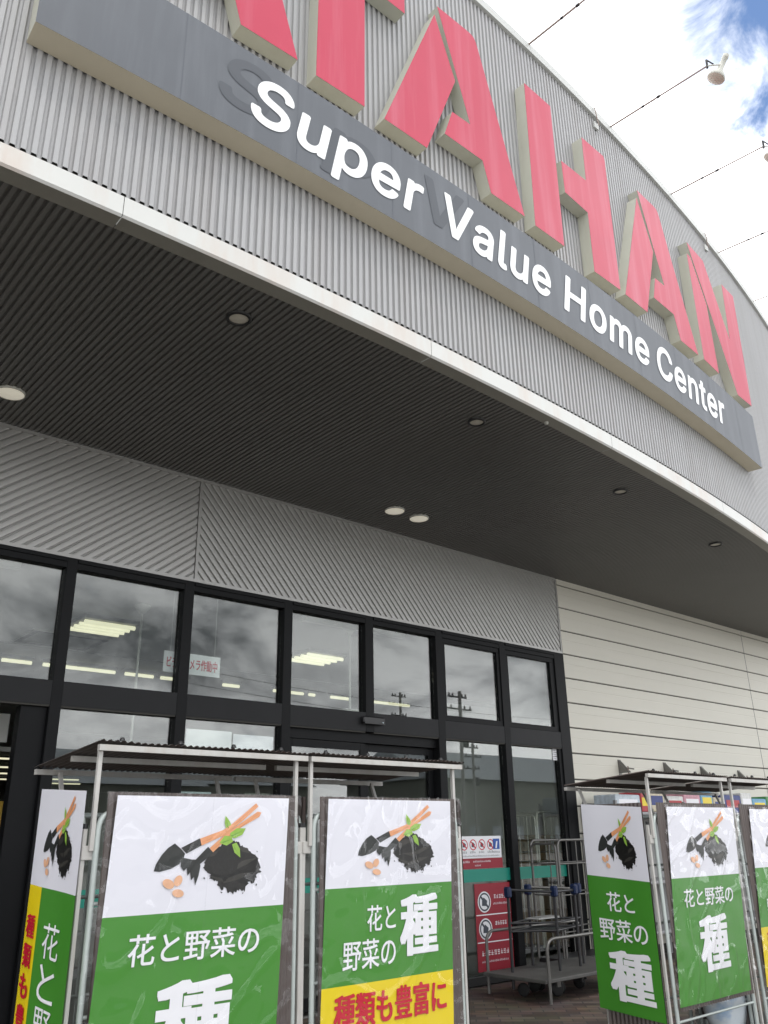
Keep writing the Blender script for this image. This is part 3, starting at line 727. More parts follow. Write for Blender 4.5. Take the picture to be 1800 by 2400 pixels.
 'o': (415, '207,-8 182,-7 159,-2 137,6 117,16 98,30 82,46 68,64 56,85 46,108 40,133 36,159 34,187 36,216 40,243 46,268 56,291 68,312 82,330 98,346 117,360 137,371 159,378 182,383 207,384 233,383 256,378 278,371 299,360 317,346 333,330 347,312 359,291 369,268 376,243 380,216 381,187 380,159 376,133 369,108 359,85 347,64 333,46 317,30 299,16 278,6 256,-2 233,-7 207,46 226,48 242,51 257,57 270,66 282,76 292,89 300,102 307,117 312,134 316,151 318,169 319,187 318,206 316,224 312,242 307,258 300,274 292,287 282,300 270,310 257,319 242,325 226,329 207,330 189,329 173,325 158,319 145,310 134,300 124,287 115,274 108,258 103,242 99,224 97,206 96,187 97,169 99,151 103,134 108,117 115,102 124,89 134,76 145,66 158,57 173,51 189,48', '23.25.24 22.25.23 22.26.25 21.26.22 21.27.26 20.27.21 20.28.27 19.28.20 19.29.28 18.29.19 18.30.29 17.73.18 73.72.18 72.30.18 72.71.30 71.31.30 17.74.73 70.31.71 17.75.74 69.31.70 17.76.75 68.31.69 16.76.17 68.32.31 16.77.76 67.32.68 16.78.77 66.32.67 15.78.16 66.33.32 15.79.78 65.33.66 15.80.79 64.33.65 14.80.15 64.34.33 14.81.80 63.34.64 13.81.14 63.35.34 13.82.81 62.35.63 13.83.82 61.35.62 12.83.13 61.36.35 12.84.83 60.36.61 11.84.12 11.85.84 59.36.60 59.37.36 11.86.85 58.37.59 58.38.37 10.86.11 10.87.86 57.38.58 10.88.87 56.38.57 9.88.10 56.39.38 9.89.88 55.39.56 8.89.9 55.40.39 8.90.89 54.40.55 8.91.90 53.40.54 7.91.8 53.41.40 7.92.91 52.41.53 7.93.92 51.41.52 6.93.7 51.42.41 6.94.93 50.42.51 6.95.94 49.42.50 6.48.95 48.42.49 6.42.48 5.42.6 5.43.42 4.43.5 4.44.43 3.44.4 3.45.44 3.46.45 2.46.3 2.47.46 1.47.2 1.0.47'),
 'm': (610, '53,0 53,379 112,379 112,295 108,295 112,310 118,323 125,335 132,346 141,355 151,363 161,370 172,376 183,380 195,384 207,386 219,386 239,385 257,380 273,372 287,361 299,347 309,331 316,314 321,295 312,295 317,308 322,321 329,332 337,343 347,353 357,361 368,369 381,375 394,380 407,383 422,385 437,386 453,385 468,383 483,378 497,372 510,364 522,354 532,342 541,328 548,313 553,296 556,276 557,255 557,0 496,0 496,254 494,273 490,289 483,302 473,313 460,321 447,326 433,329 419,330 406,330 395,328 384,324 374,320 365,314 358,307 351,299 345,290 341,280 338,270 336,259 335,247 335,0 274,0 274,260 273,275 269,288 262,301 253,311 242,320 229,326 215,329 199,330 188,330 178,328 168,325 158,320 148,314 140,307 132,299 126,289 121,278 117,266 114,253 114,238 114,0', '15.17.16 36.38.37 14.17.15 35.38.36 35.39.38 14.18.17 13.18.14 34.39.35 34.40.39 12.18.13 33.40.34 12.19.18 0.2.1 0.4.2 4.5.2 5.3.2 33.41.40 11.19.12 32.41.33 11.20.19 32.42.41 10.20.11 31.42.32 31.43.42 9.20.10 30.43.31 9.21.20 8.21.9 30.44.43 29.44.30 8.22.21 7.22.8 28.44.29 28.45.44 6.84.7 84.83.7 83.22.7 27.61.28 61.60.28 60.45.28 83.82.22 82.23.22 59.45.60 6.85.84 27.62.61 58.45.59 81.23.82 58.46.45 6.86.85 27.63.62 57.46.58 80.23.81 6.87.86 27.64.63 5.87.6 26.64.27 56.46.57 5.88.87 26.65.64 79.23.80 5.89.88 79.26.23 26.24.23 26.66.65 56.47.46 55.47.56 78.26.79 3.89.5 78.25.26 24.66.26 3.90.89 24.67.66 54.47.55 77.25.78 24.68.67 3.91.90 54.48.47 0.3.4 0.93.3 93.92.3 92.91.3 77.24.25 77.68.24 77.69.68 53.48.54 76.69.77 76.70.69 53.49.48 75.70.76 52.49.53 75.71.70 0.94.93 74.71.75 74.72.71 52.50.49 51.50.52 0.95.94 74.73.72 0.96.95'),
 'C': (510, '267,-7 235,-5 205,1 177,11 150,25 126,42 104,63 86,88 70,115 57,146 48,179 42,215 40,254 42,293 48,329 57,362 70,393 86,421 104,445 126,466 150,484 177,498 205,508 235,514 267,516 286,515 305,513 323,509 340,504 357,498 373,490 388,481 402,471 415,460 427,447 438,433 448,418 456,402 463,385 469,367 473,348 408,348 405,361 401,373 395,384 389,395 382,404 375,413 366,421 357,428 348,435 337,440 327,445 315,449 304,452 292,454 280,455 267,456 245,454 223,450 203,443 184,432 166,419 150,403 137,385 125,364 116,340 109,314 105,285 103,254 105,223 109,194 116,168 125,145 137,123 151,105 166,89 184,76 203,66 223,59 245,54 267,53 280,53 292,55 304,57 315,60 327,64 337,69 348,74 357,81 366,88 375,96 382,105 389,114 395,125 401,136 405,148 408,160 473,160 469,142 463,124 457,107 448,91 438,76 428,62 416,49 402,38 388,28 373,19 357,11 341,5 323,0 305,-4 286,-6', '23.25.24 23.26.25 22.26.23 22.27.26 22.28.27 21.28.22 21.29.28 21.30.29 20.30.21 20.31.30 19.31.20 19.32.31 19.33.32 18.58.19 58.57.19 57.33.19 57.56.33 56.34.33 55.34.56 18.59.58 54.34.55 53.34.54 18.60.59 52.34.53 52.35.34 51.35.52 17.60.18 17.61.60 50.35.51 49.35.50 49.36.35 17.62.61 48.36.49 47.36.48 16.62.17 16.63.62 47.37.36 46.37.47 45.37.46 16.64.63 45.38.37 44.38.45 15.64.16 44.39.38 15.65.64 43.39.44 42.39.43 42.40.39 15.66.65 14.66.15 41.40.42 14.67.66 13.67.14 13.68.67 12.68.13 12.69.68 11.69.12 11.70.69 11.71.70 10.71.11 10.72.71 9.72.10 9.73.72 96.98.97 96.99.98 95.99.96 8.73.9 8.74.73 95.100.99 94.100.95 93.100.94 93.101.100 8.75.74 7.75.8 92.101.93 92.102.101 7.76.75 91.102.92 90.102.91 90.103.102 7.77.76 89.103.90 6.77.7 88.103.89 6.78.77 88.104.103 87.104.88 86.104.87 6.79.78 85.104.86 5.79.6 85.105.104 84.105.85 5.80.79 83.105.84 82.105.83 5.81.80 81.105.82 5.105.81 5.106.105 4.106.5 4.107.106 4.108.107 3.108.4 3.109.108 2.109.3 2.110.109 2.111.110 1.111.2 1.112.111 1.113.112 0.113.1'),
 'n': (410, '114,227 114,0 53,0 53,379 112,379 112,287 102,287 112,312 124,332 137,349 152,362 169,372 187,379 207,383 227,384 246,383 264,380 280,376 295,369 309,360 321,349 332,336 341,321 348,304 353,285 356,264 357,240 357,0 296,0 296,235 295,256 290,275 283,291 273,304 260,315 246,323 229,328 210,329 197,328 184,326 172,322 161,317 150,311 141,303 133,293 126,283 121,271 117,257 114,243', '13.15.14 13.16.15 12.16.13 12.17.16 2.4.3 2.6.4 6.5.4 11.17.12 11.18.17 10.18.11 10.19.18 9.19.10 9.20.19 8.20.9 8.21.20 8.37.21 37.22.21 7.39.8 39.38.8 38.37.8 36.22.37 35.22.36 7.40.39 34.22.35 7.41.40 34.23.22 7.42.41 33.23.34 6.42.7 6.43.42 32.23.33 32.24.23 6.44.43 6.45.44 31.24.32 2.47.6 47.46.6 46.45.6 31.25.24 30.25.31 30.26.25 2.48.47 29.26.30 2.0.48 29.27.26 28.27.29 2.1.0'),
 't': (227, '204,379 204,327 6,327 6,379 65,471 126,471 126,98 127,86 128,76 132,68 136,61 142,56 150,53 159,51 170,50 173,50 177,50 181,51 185,51 190,52 194,52 198,53 202,54 213,2 208,0 203,-1 198,-2 192,-3 186,-3 180,-4 174,-4 168,-4 145,-3 125,2 107,10 92,21 80,35 72,52 67,71 65,93', '39.5.4 39.6.5 2.0.3 2.1.0 39.7.6 38.7.39 38.8.7 38.9.8 37.9.38 37.10.9 37.11.10 37.12.11 21.23.22 20.23.21 37.13.12 19.23.20 36.13.37 18.23.19 17.23.18 36.14.13 16.23.17 15.23.16 14.23.15 36.23.14 35.23.36 34.23.35 33.23.34 32.23.33 32.24.23 32.25.24 32.26.25 32.27.26 31.27.32 31.28.27 31.29.28 31.30.29'),
}
GLYPH = {}
for ch, (adv, vv, ff) in GL.items():
    GLYPH[ch] = (adv + 26, [tuple(map(int, q.split(','))) for q in vv.split()], [tuple(map(int, q.split('.'))) for q in ff.split()])
CAPH = max(q[1] for q in GLYPH['H'][1])
def sign_word(s, s0, s1, zb=6.295, cap=0.440, shear=0.2, lift=0.004, m='white_letter', name='lettering'):
    k = cap / CAPH
    vs, fs, x = [], [], 0
    for ch in s:
        adv, vv, ff = GLYPH[ch]
        i = len(vs)
        vs += [Vector((a + x, b, 0)) for a, b in vv]
        fs += [tuple(q + i for q in f) for f in ff]
        x += adv
    pts = [((v.x + v.y * shear), v.y) for v in vs]
    x0 = min(p[0] for p in pts); x1 = max(p[0] for p in pts)
    mb = MB()
    hw = 18.0      # heavy weight: the outline overprinted a little to each side, then fitted
    x0 -= hw; x1 += hw
    y0 = -hw; ks = cap / (CAPH + 2 * hw)
    for q in range(17):
        dx, dy = (0, 0) if q == 0 else (hw * math.cos(q * math.pi / 8), hw * math.sin(q * math.pi / 8))
        mb.raw([FP(s0 + (p[0] + dx - x0) / (x1 - x0) * (s1 - s0), BO + lift + q * 0.0001, zb + (p[1] + dy - y0) * ks) for p in pts], fs, M[m])
    o = bpart(mb, name, board)
    o['label'] = ('white raised word ' + s) if name == 'lettering' else 'dark outline left by a removed letter ' + s
for wd, a, b in (('Super', -1.462, 0.205), ('Value', 0.45, 1.90), ('Home', 2.09, 3.735), ('Center', 3.91, 5.75)):
    sign_word(wd, a, b)
for wd, a, b in (('S', -1.715, -1.27), ('p', -0.86, -0.32), ('V', 0.22, 0.70)):
    sign_word(wd, a, b, 6.32, 0.47, 0.2, 0.002, 'ghost', 'ghost_mark')

# ------------------------------------------------------------------ big red channel letters
LO = 0.132
def letter(pieces, label, shift=0.0):
    cs = sum(p[0] for q in pieces for p in q) / sum(len(q) for q in pieces) + shift
    t = thing('sign_letter', label, 'sign letter', FP(cs, 0, 7.15), 0, 'big red channel letters on the fascia')
    for pc in pieces:
        pc = [(a + shift, z) for a, z in pc]
        f = MB(); r = MB()
        cx = sum(p[0] for p in pc) / len(pc); cz = sum(p[1] for p in pc) / len(pc)
        f.face([FP(a, LO, z) for a, z in pc], M['pink'])
        n_ = len(pc)
        for i in range(n_):
            (a, z), (b, y) = pc[i], pc[(i + 1) % n_]
            r.face([FP(a, 0.001, z), FP(b, 0.001, y), FP(b, LO - 0.002, y), FP(a, LO - 0.002, z)], M['return'])
        bpart(f, 'face_panel', t); bpart(r, 'side_wall', t)
    return t
def rnd(p, q, r, n=4):
    """points of a rounded corner q between p and r"""
    return [p, ] + [((1 - t) ** 2 * p[0] + 2 * t * (1 - t) * q[0] + t * t * r[0], (1 - t) ** 2 * p[1] + 2 * t * (1 - t) * q[1] + t * t * r[1]) for t in [k / n for k in range(1, n)]] + [r]
A_L = [(0.50, 8.93), (-0.175, 7.17), (0.318, 7.168), (0.742, 8.25)]
A_R = [(0.545, 9.075), (0.98, 9.095)] + rnd((1.0, 9.095), (1.075, 9.095), (1.10, 9.02))[1:] + [(1.655, 7.18), (1.155, 7.168), (1.063, 7.497), (0.555, 7.487), (0.672, 7.825), (0.920, 7.84)]
T_ = [(-0.876, 7.148), (-0.388, 7.155), (-0.372, 8.605), (0.103, 8.610), (0.11, 9.09), (-1.36, 9.08), (-1.36, 8.60), (-0.855, 8.604)]
H_L = [(1.818, 7.165), (2.303, 7.176), (2.338, 9.077), (1.872, 9.07)]
H_R = [(2.438, 7.95), (2.862, 7.93), (2.848, 7.148), (3.375, 7.172), (3.43, 9.04), (3.41, 9.085), (2.942, 9.05), (2.915, 8.405), (2.432, 8.375)]
N_L = [(5.488, 7.2), (5.53, 8.86), (5.645, 8.86), (5.95, 8.26), (5.956, 7.187)]
N_R = [(5.60, 9.088), (6.137, 9.08), (6.695, 8.04), (6.80, 9.042), (7.28, 9.082), (7.14, 7.168), (6.585, 7.125)]
letter([A_L, A_R], 'large red letter A left of the letter T', -2.705)
letter([T_], 'large red letter T, only one of its kind on the fascia')
letter([A_L, A_R], 'large red letter A between the letters T and H')
letter([H_L, H_R], 'large red letter H between the two right-hand letters A')
letter([A_L, A_R], 'large red letter A between the letters H and N', 3.655)
letter([N_L, N_R], 'large red letter N at the right end of the row')

# ------------------------------------------------------------------ flood lamps on arms above the fascia
flood_labels = ['thin flood lamp arm cut off by the top edge of the picture', 'flood lamp whose cream bulb is seen whole beside the blue sky', 'flood lamp whose bulb is half cut by the right picture edge',
                'flood lamp arm next below the half-cut bulb, its own lamp out of sight', 'lowest flood lamp arm, only a short piece showing at the right picture edge']
sl = [2.20, 3.935, 5.625, 7.36, 9.05]
proto = None
for i, s in enumerate(sl):
    if i == 0:
        t = thing('flood_lamp', flood_labels[0], 'flood lamp', (0, 0, 0), 0, 'flood lamps on arms along the fascia top')
        L = 1.28
        mb = MB()
        mb.tube([(0, 0.1, 0), (0, -0.62, 0.0)], 0.0125, M['rust'], 6)
        mb.tube([(0, -0.62, 0.0), (0, -L, 0.0)], 0.0105, M['rust'], 6)
        mb.tube([(0, -0.44, 0), (0, -0.47, 0)], 0.016, M['dark'], 6); mb.tube([(0, -0.64, 0), (0, -0.68, 0)], 0.018, M['dark'], 6)
        mb.build('arm', t)
        mb = MB()
        mb.tube([(0, -L, -0.03), (0, -L - 0.005, 0.09)], 0.014, M['dark'], 6)
        mb.tube([(-0.03, -L - 0.02, 0.05), (0.05, -L - 0.06, 0.02)], 0.008, M['dark'], 6)
        mb.tube([(0, -L - 0.005, 0.0), (0.03, -L - 0.13, -0.06)], 0.010, M['lampbody'], 6)
        mb.build('bracket', t)
        ax = Vector((0.05, -0.16, 0.30)).normalized()   # from the lens back to the tail
        o = Vector((0.05, -L - 0.05, -0.20))
        mb = MB()
        mb.lathe([(0.10, 0.0), (0.106, 0.010), (0.094, 0.042), (0.06, 0.093), (0.041, 0.119), (0.036, 0.123), (0.032, 0.28), (0.037, 0.285), (0.036, 0.33), (0.0, 0.335)], o, ax, M['lampbody'], 20)
        mb.build('lamp_body', t)
        mb = MB()
        mb.lathe([(0.0, -0.022), (0.05, -0.017), (0.085, -0.006), (0.0995, 0.0005)], o, ax, M['lens'], 20)
        mb.build('lamp_lens', t)
        proto = t
    else:
        t = copy_tree(proto)
    p = FP(s, 0.03, 9.985)
    t.location = p; t.rotation_euler = (0, 0, s / RR)
    t['label'] = flood_labels[i]
# cable clips hanging over the fascia edge
for s, lab in ((3.52, 'thin cable end drooping from the fascia cap above the letter H'), (6.75, 'thin cable end drooping from the fascia cap above the letter N')):
    mb = MB()
    mb.tube([FP(s, 0.05, 9.99), FP(s, 0.06, 9.93), FP(s + 0.03, 0.05, 9.84), FP(s + 0.06, 0.05, 9.74)], 0.007, M['rust'], 6)
    mb.box(FP(s + 0.0, 0.0, 9.70), FP(s + 0.09, 0.03, 9.79), M['cap'])
    tag(mb.build('cable_end'), lab, 'cable', 'cable ends on the fascia cap')

# ------------------------------------------------------------------ downlights in the soffit
dls = [((2.737, 4.674), 0.095, True, 'black ringed downlight nearest the camera in the dark soffit'),
       ((5.335, 4.703), 0.085, True, 'second black ringed downlight along the canopy edge'),
       ((7.855, 4.844), 0.085, True, 'third black ringed downlight along the canopy edge'),
       ((10.463, 5.12), 0.09, True, 'farthest black ringed downlight along the canopy edge'),
       ((1.839, 6.869), 0.12, False, 'wide cream downlight cut by the left edge of the picture'),
       ((6.265, 6.887), 0.12, False, 'left one of the close pair of wide cream downlights'),
       ((6.667, 6.894), 0.12, False, 'right one of the close pair of wide cream downlights')]
for (xy, r, ring, lab) in dls:
    t = thing('downlight', lab, 'downlight', (xy[0], xy[1], Z_SOF), 0, 'round downlights in the soffit')
    if ring:
        mb = MB(); mb.lathe([(r * 0.76, -0.004), (r * 0.78, -0.018), (r, -0.014), (r * 1.02, 0.004)], (0, 0, 0), (0, 0, 1), M['blackring'], 28); mb.build('ring', t)
        mb = MB(); mb.lathe([(0.0, -0.008), (r * 0.6, -0.0078), (r * 0.76, -0.004)], (0, 0, 0), (0, 0, 1), M['lens'], 28); mb.build('lamp_lens', t)
    else:
        mb = MB(); mb.lathe([(r * 0.93, -0.012), (r * 0.96, -0.018), (r, -0.014), (r * 1.01, 0.006)], (0, 0, 0), (0, 0, 1), M['lampbody'], 28); mb.build('ring', t)
        mb = MB(); mb.lathe([(0.0, -0.03), (r * 0.5, -0.026), (r * 0.93, -0.012)], (0, 0, 0), (0, 0, 1), M['lens_lit'], 28); mb.build('lamp_lens', t)
mb = MB(); mb.lathe([(0.0, -0.03), (0.018, -0.028), (0.022, -0.005), (0.03, 0.0)], (5.84, 4.288, Z_SOF), (0, 0, 1), M['lampbody'], 12)
tag(mb.build('sprinkler'), 'tiny pale sprinkler nozzle in the dark soffit near the trim', 'sprinkler')

# ------------------------------------------------------------------ inside the store
def ceiling_light(x, y, lx, ly, nt_, label, grp, z=4.3, hang=0.0):
    t = thing('ceiling_light', label, 'ceiling light', (x, y, z - hang), 0, grp)
    mb = MB()
    mb.box((-lx / 2, -ly / 2, -0.05), (lx / 2, ly / 2, -0.001), M['housing'])
    mb.build('housing', t)
    for i in range(nt_):
        yy = (-ly / 2 + ly * (i + 0.5) / nt_)
        mb = MB()
        mb.tube([(-lx / 2 + 0.03, yy, -0.085), (lx / 2 - 0.03, yy, -0.085)], min(0.028, ly / nt_ * 0.36), M['tube'], 8)
        mb.build('fluorescent_tube', t)
    return t
ceiling_light(4.44, 10.66, 0.74, 0.66, 4, 'square multi-tube ceiling light behind the second upper pane', 'square ceiling lights')
ceiling_light(7.94, 10.65, 0.74, 0.66, 4, 'square multi-tube ceiling light behind the fourth upper pane', 'square ceiling lights')
for (x0, x1, lab) in ((2.0, 2.70, 'left'), (6.31, 8.07, 'right')):
    mb = MB(); mb.box((x0, 8.70, 4.23), (x1, 8.80, 4.299), M['fixture'])
    tag(mb.build('ceiling_light'), 'unlit white strip fitting near the glass, %s one of two' % lab, 'ceiling light', 'unlit strips near the glass')
segs = [(2.6, 3.95), (4.07, 4.58), (4.70, 5.95), (6.07, 6.64), (6.72, 7.3), (7.95, 8.35), (9.05, 9.30), (9.42, 9.80), (9.88, 10.08), (10.42, 10.98), (11.3, 12.6)]
places = ['first', 'second', 'third', 'fourth', 'fifth', 'sixth', 'seventh', 'eighth', 'ninth', 'tenth', 'eleventh']
for (a, b), lab in zip(segs, places):
    ceiling_light((a + b) / 2, 13.5, b - a, 0.09, 1, 'lit fluorescent strip in the row across the ceiling, %s from the left' % lab, 'fluorescent strips in the front ceiling row')
for k, (y, a, b) in enumerate(((29.9, 4.5, 10.2), (33.3, 5.5, 11.3), (36.3, 6.2, 12.4), (39.6, 7.2, 13.6), (38.7, 14.0, 15.8), (41.4, 15.0, 17.0))):
    ceiling_light((a + b) / 2, y, b - a, 0.16, 1, 'long lit fluorescent strip deep in the dark store, %s row from the front' % ('first', 'second', 'third', 'fourth', 'fifth', 'sixth')[k], 'fluorescent strips deep in the store')
def hang_pole(x, y, zb, label, box):
    t = thing('hanging_pole', label, 'pole', (x, y, 4.3))
    mb = MB(); mb.lathe([(0.0, -0.11), (0.035, -0.10), (0.09, -0.03), (0.10, -0.001)], (0, 0, 0), (0, 0, 1), M['fixture'], 16); mb.build('flange', t)
    mb = MB(); mb.tube([(0, 0, -0.05), (0, 0, zb - 4.3)], 0.016, M['fixture'], 8); mb.build('rod', t)
    if box:
        mb = MB(); mb.box((-0.15, -0.10, zb - 4.3 - 0.35), (0.15, 0.10, zb - 4.3), M['fixture'], 0.02); mb.build('box', t)
hang_pole(4.46, 9.545, 2.4, 'thin white pole hanging from the ceiling behind the second upper pane', False)
hang_pole(7.21, 8.90, 3.18, 'white pole with a white box at its foot hanging behind the fourth upper pane', True)
# cassette air conditioner
t = thing('ceiling_cassette', 'grey ceiling air-conditioner cassette with dark rim behind the first mullion', 'air conditioner', (4.4, 11.95, 4.3))
mb = MB(); mb.box((-0.55, -0.45, -0.03), (0.55, 0.45, -0.001), M['int_white'], 0.01); mb.build('cover', t)
mb = MB()
for (a, b) in (((-0.52, -0.42), (0.52, -0.36)), ((-0.52, 0.36), (0.52, 0.42)), ((-0.52, -0.36), (-0.46, 0.36)), ((0.46, -0.36), (0.52, 0.36))):
    mb.box((a[0], a[1], -0.034), (b[0], b[1], -0.0301), M['dark'])
mb.build('vent', t)

# hanging camera notice behind the glass
t = thing('notice_sign', 'white hanging notice with red Japanese letters about a video camera', 'notice', (4.165, 7.66, 3.245))
mb = MB(); mb.box((-0.318, 0, -0.104), (0.318, 0.006, 0.104), M['ink_white']); mb.build('plate', t)
mb = MB(); put_text(mb, 'ビデオカメラ作動中', (-0.285, 0.285, -0.058, 0.055), lambda a, b, l=0.0: (a, -0.002 - l, b), M['ink_red'], 0.0, (0.022, 0.018)); mb.build('lettering', t)
mb = MB()
for q in (-0.25, 0.25): mb.tube([(q, 0.003, 0.104), (q, 0.003, 1.05)], 0.0015, M['fixture'], 4)
mb.build('string', t)

# posters taped inside the second lower pane, and pale display panels behind it
for (x0, x1, z0, z1, m, lab) in ((4.09, 4.60, 2.29, 2.60, 'ink_white', 'plain white paper strip taped inside the third lower pane, left one'), (4.62, 5.10, 2.27, 2.58, 'paper', 'plain off-white paper strip taped inside the third lower pane, right one'),
                                  (4.08, 4.40, 1.74, 2.02, 'notice', 'pale blue leaflet in the window under the white strips'), (4.45, 4.72, 1.76, 2.0, 'yellow_card', 'mustard yellow leaflet in the window under the white strips'), (4.78, 5.08, 1.75, 2.02, 'opp', 'pale grey leaflet in the window under the white strips')):
    mb = MB(); mb.box((x0, GY + 0.012, z0), (x1, GY + 0.015, z1), M[m])
    tag(mb.build('leaflet'), lab, 'leaflet', 'papers taped inside the window')

def prohibition(mb, cx, cz, r, y, ring, sym, slash=True):
    n_ = 28
    for k in range(n_):
        a, b = 2 * math.pi * k / n_, 2 * math.pi * (k + 1) / n_
        P = lambda q, t: (cx + q * math.cos(t), y, cz + q * math.sin(t))
        mb.face([P(r * 0.82, a), P(r * 0.82, b), P(r, b), P(r, a)], M[ring])
    d = r * 0.82
    # dark figure
    mb.face([(cx - r * 0.45, y + 0.0006, cz - r * 0.40), (cx + r * 0.35, y + 0.0006, cz - r * 0.45), (cx + r * 0.5, y + 0.0006, cz + r * 0.1), (cx - r * 0.1, y + 0.0006, cz + r * 0.5), (cx - r * 0.4, y + 0.0006, cz + r * 0.15)], M[sym])
    if slash:
        c = 0.7071 * d; q = r * 0.09
        mb.face([(cx - c - q, y - 0.0006, cz + c - q), (cx - c + q, y - 0.0006, cz + c + q), (cx + c + q, y - 0.0006, cz - c + q), (cx + c - q, y - 0.0006, cz - c - q)], M[ring])
def bars(mb, x0, x1, z, h, y, m, seed):
    # unreadably small print: a row of little stroke clusters
    rr = random.Random(seed)
    x = x0
    t_ = h * 0.13
    def st(a, b, c, d): mb.face([(a, y, b), (c, y, b), (c, y, d), (a, y, d)], M[m])
    while x + h * 0.8 < x1:
        w_ = h * rr.uniform(0.75, 0.95)
        for k in range(rr.choice((2, 3))):
            zz = z + h * (0.08 + 0.36 * k + rr.uniform(-0.05, 0.05))
            if zz + t_ < z + h * 1.02: st(x + rr.uniform(0, 0.12) * h, zz, x + w_ - rr.uniform(0, 0.15) * h, zz + t_)
        q = x + w_ * rr.uniform(0.2, 0.7)
        y_ = y - 0.0003
        mb.face([(q, y_, z), (q + t_, y_, z), (q + t_, y_, z + h), (q, y_, z + h)], M[m])
        x += w_ + h * 0.14
t = thing('notice_sign', 'white window notice with four red prohibition circles and a blue square above a red strip', 'notice', (8.16, GY - 0.008, 1.4))
mb = MB(); mb.box((-0.42, 0, -0.066), (0.36, 0.003, 0.182), M['ink_white']); mb.box((-0.42, 0.0, -0.182), (0.37, 0.003, -0.068), M['red']); mb.build('plate', t)
mb = MB()
for k in range(4):
    mb = MB(); prohibition(mb, -0.30 + 0.155 * k, 0.085, 0.062, -0.0015, 'ink_red', 'textbar'); mb.build('prohibition_mark', t)
mb = MB()
mb.face([(0.21, -0.0015, 0.03), (0.33, -0.0015, 0.03), (0.33, -0.0015, 0.15), (0.21, -0.0015, 0.15)], M['blue'])
mb.face([(0.25, -0.0022, 0.04), (0.275, -0.0022, 0.04), (0.295, -0.0022, 0.12), (0.27, -0.0022, 0.12)], M['ink_white'])
mb.build('blue_mark', t)
mb = MB()
for k in range(4): bars(mb, -0.36 + 0.155 * k, -0.24 + 0.155 * k, -0.010, 0.026, -0.0015, 'textbar', k)
bars(mb, 0.20, 0.34, -0.012, 0.022, -0.0015, 'textbar', 9); bars(mb, -0.38, 0.33, -0.05, 0.018, -0.0015, 'textbar', 11)
bars(mb, -0.36, -0.20, -0.115, 0.024, -0.0015, 'ink_white', 12); bars(mb, -0.16, 0.16, -0.112, 0.020, -0.0015, 'ink_white', 13); bars(mb, -0.13, -0.02, -0.155, 0.018, -0.0015, 'ink_white', 14)
mb.build('small_print', t)
t = thing('notice_sign', 'tall red window notice with two white no-smoking style circles under the teal band', 'notice', (8.31, GY - 0.008, 0.58))
mb = MB(); mb.box((-0.31, 0, -0.46), (0.32, 0.003, 0.47), M['red']); mb.build('plate', t)
for cz in (0.27, -0.02):
    mb = MB()
    cx = -0.15
    mb.face([(cx + 0.115 * math.cos(a * math.pi / 12), -0.0012, cz + 0.115 * math.sin(a * math.pi / 12)) for a in range(24)], M['ink_white'])
    prohibition(mb, cx, cz, 0.1, -0.0022, 'textbar', 'textbar'); mb.build('prohibition_mark', t)
mb = MB()
for z in (0.125, -0.165): mb.face([(-0.30, -0.0012, z), (0.31, -0.0012, z), (0.31, -0.0012, z + 0.012), (-0.30, -0.0012, z + 0.012)], M['ink_white'])
mb.build('dividing_line', t)
mb = MB()
bars(mb, 0.02, 0.26, 0.30, 0.045, -0.0015, 'ink_white', 21); bars(mb, 0.0, 0.28, 0.235, 0.022, -0.0015, 'ink_white', 22)
bars(mb, 0.02, 0.26, 0.01, 0.045, -0.0015, 'ink_white', 23); bars(mb, 0.0, 0.28, -0.055, 0.022, -0.0015, 'ink_white', 24)
bars(mb, -0.24, 0.24, -0.30, 0.055, -0.0015, 'ink_white', 25); bars(mb, -0.24, 0.24, -0.37, 0.022, -0.0015, 'ink_white', 26)
mb.build('small_print', t)
t = thing('sticker', 'small white stickers stuck one above another at the top corner of the last lower pane', 'sticker', (9.75, GY - 0.006, 2.61))
mb = MB()
for k in range(3): mb.box((-0.045, 0, -0.07 + k * 0.055), (0.045, 0.002, -0.022 + k * 0.055), M['ink_white'])
mb.build('paper', t)
mb = MB()
for k in range(3): bars(mb, -0.03, 0.03, -0.055 + k * 0.055, 0.018, -0.0012, 'textbar', 30 + k)
mb.build('small_print', t)
t = thing('notice_sign', 'pale blue paper notices fixed on the beige wall beside the window frame', 'notice', (10.33, WALL - 0.012, 1.42))
mb = MB(); mb.box((-0.12, 0, -0.22), (0.14, 0.003, 0.03), M['notice']); mb.box((-0.12, 0, 0.05), (0.14, 0.003, 0.14), M['notice']); mb.build('paper', t)
mb = MB()
for k in range(5): bars(mb, -0.10, 0.12, -0.19 + 0.04 * k, 0.014, -0.0012, 'textbar', 40 + k)
mb.build('small_print', t)

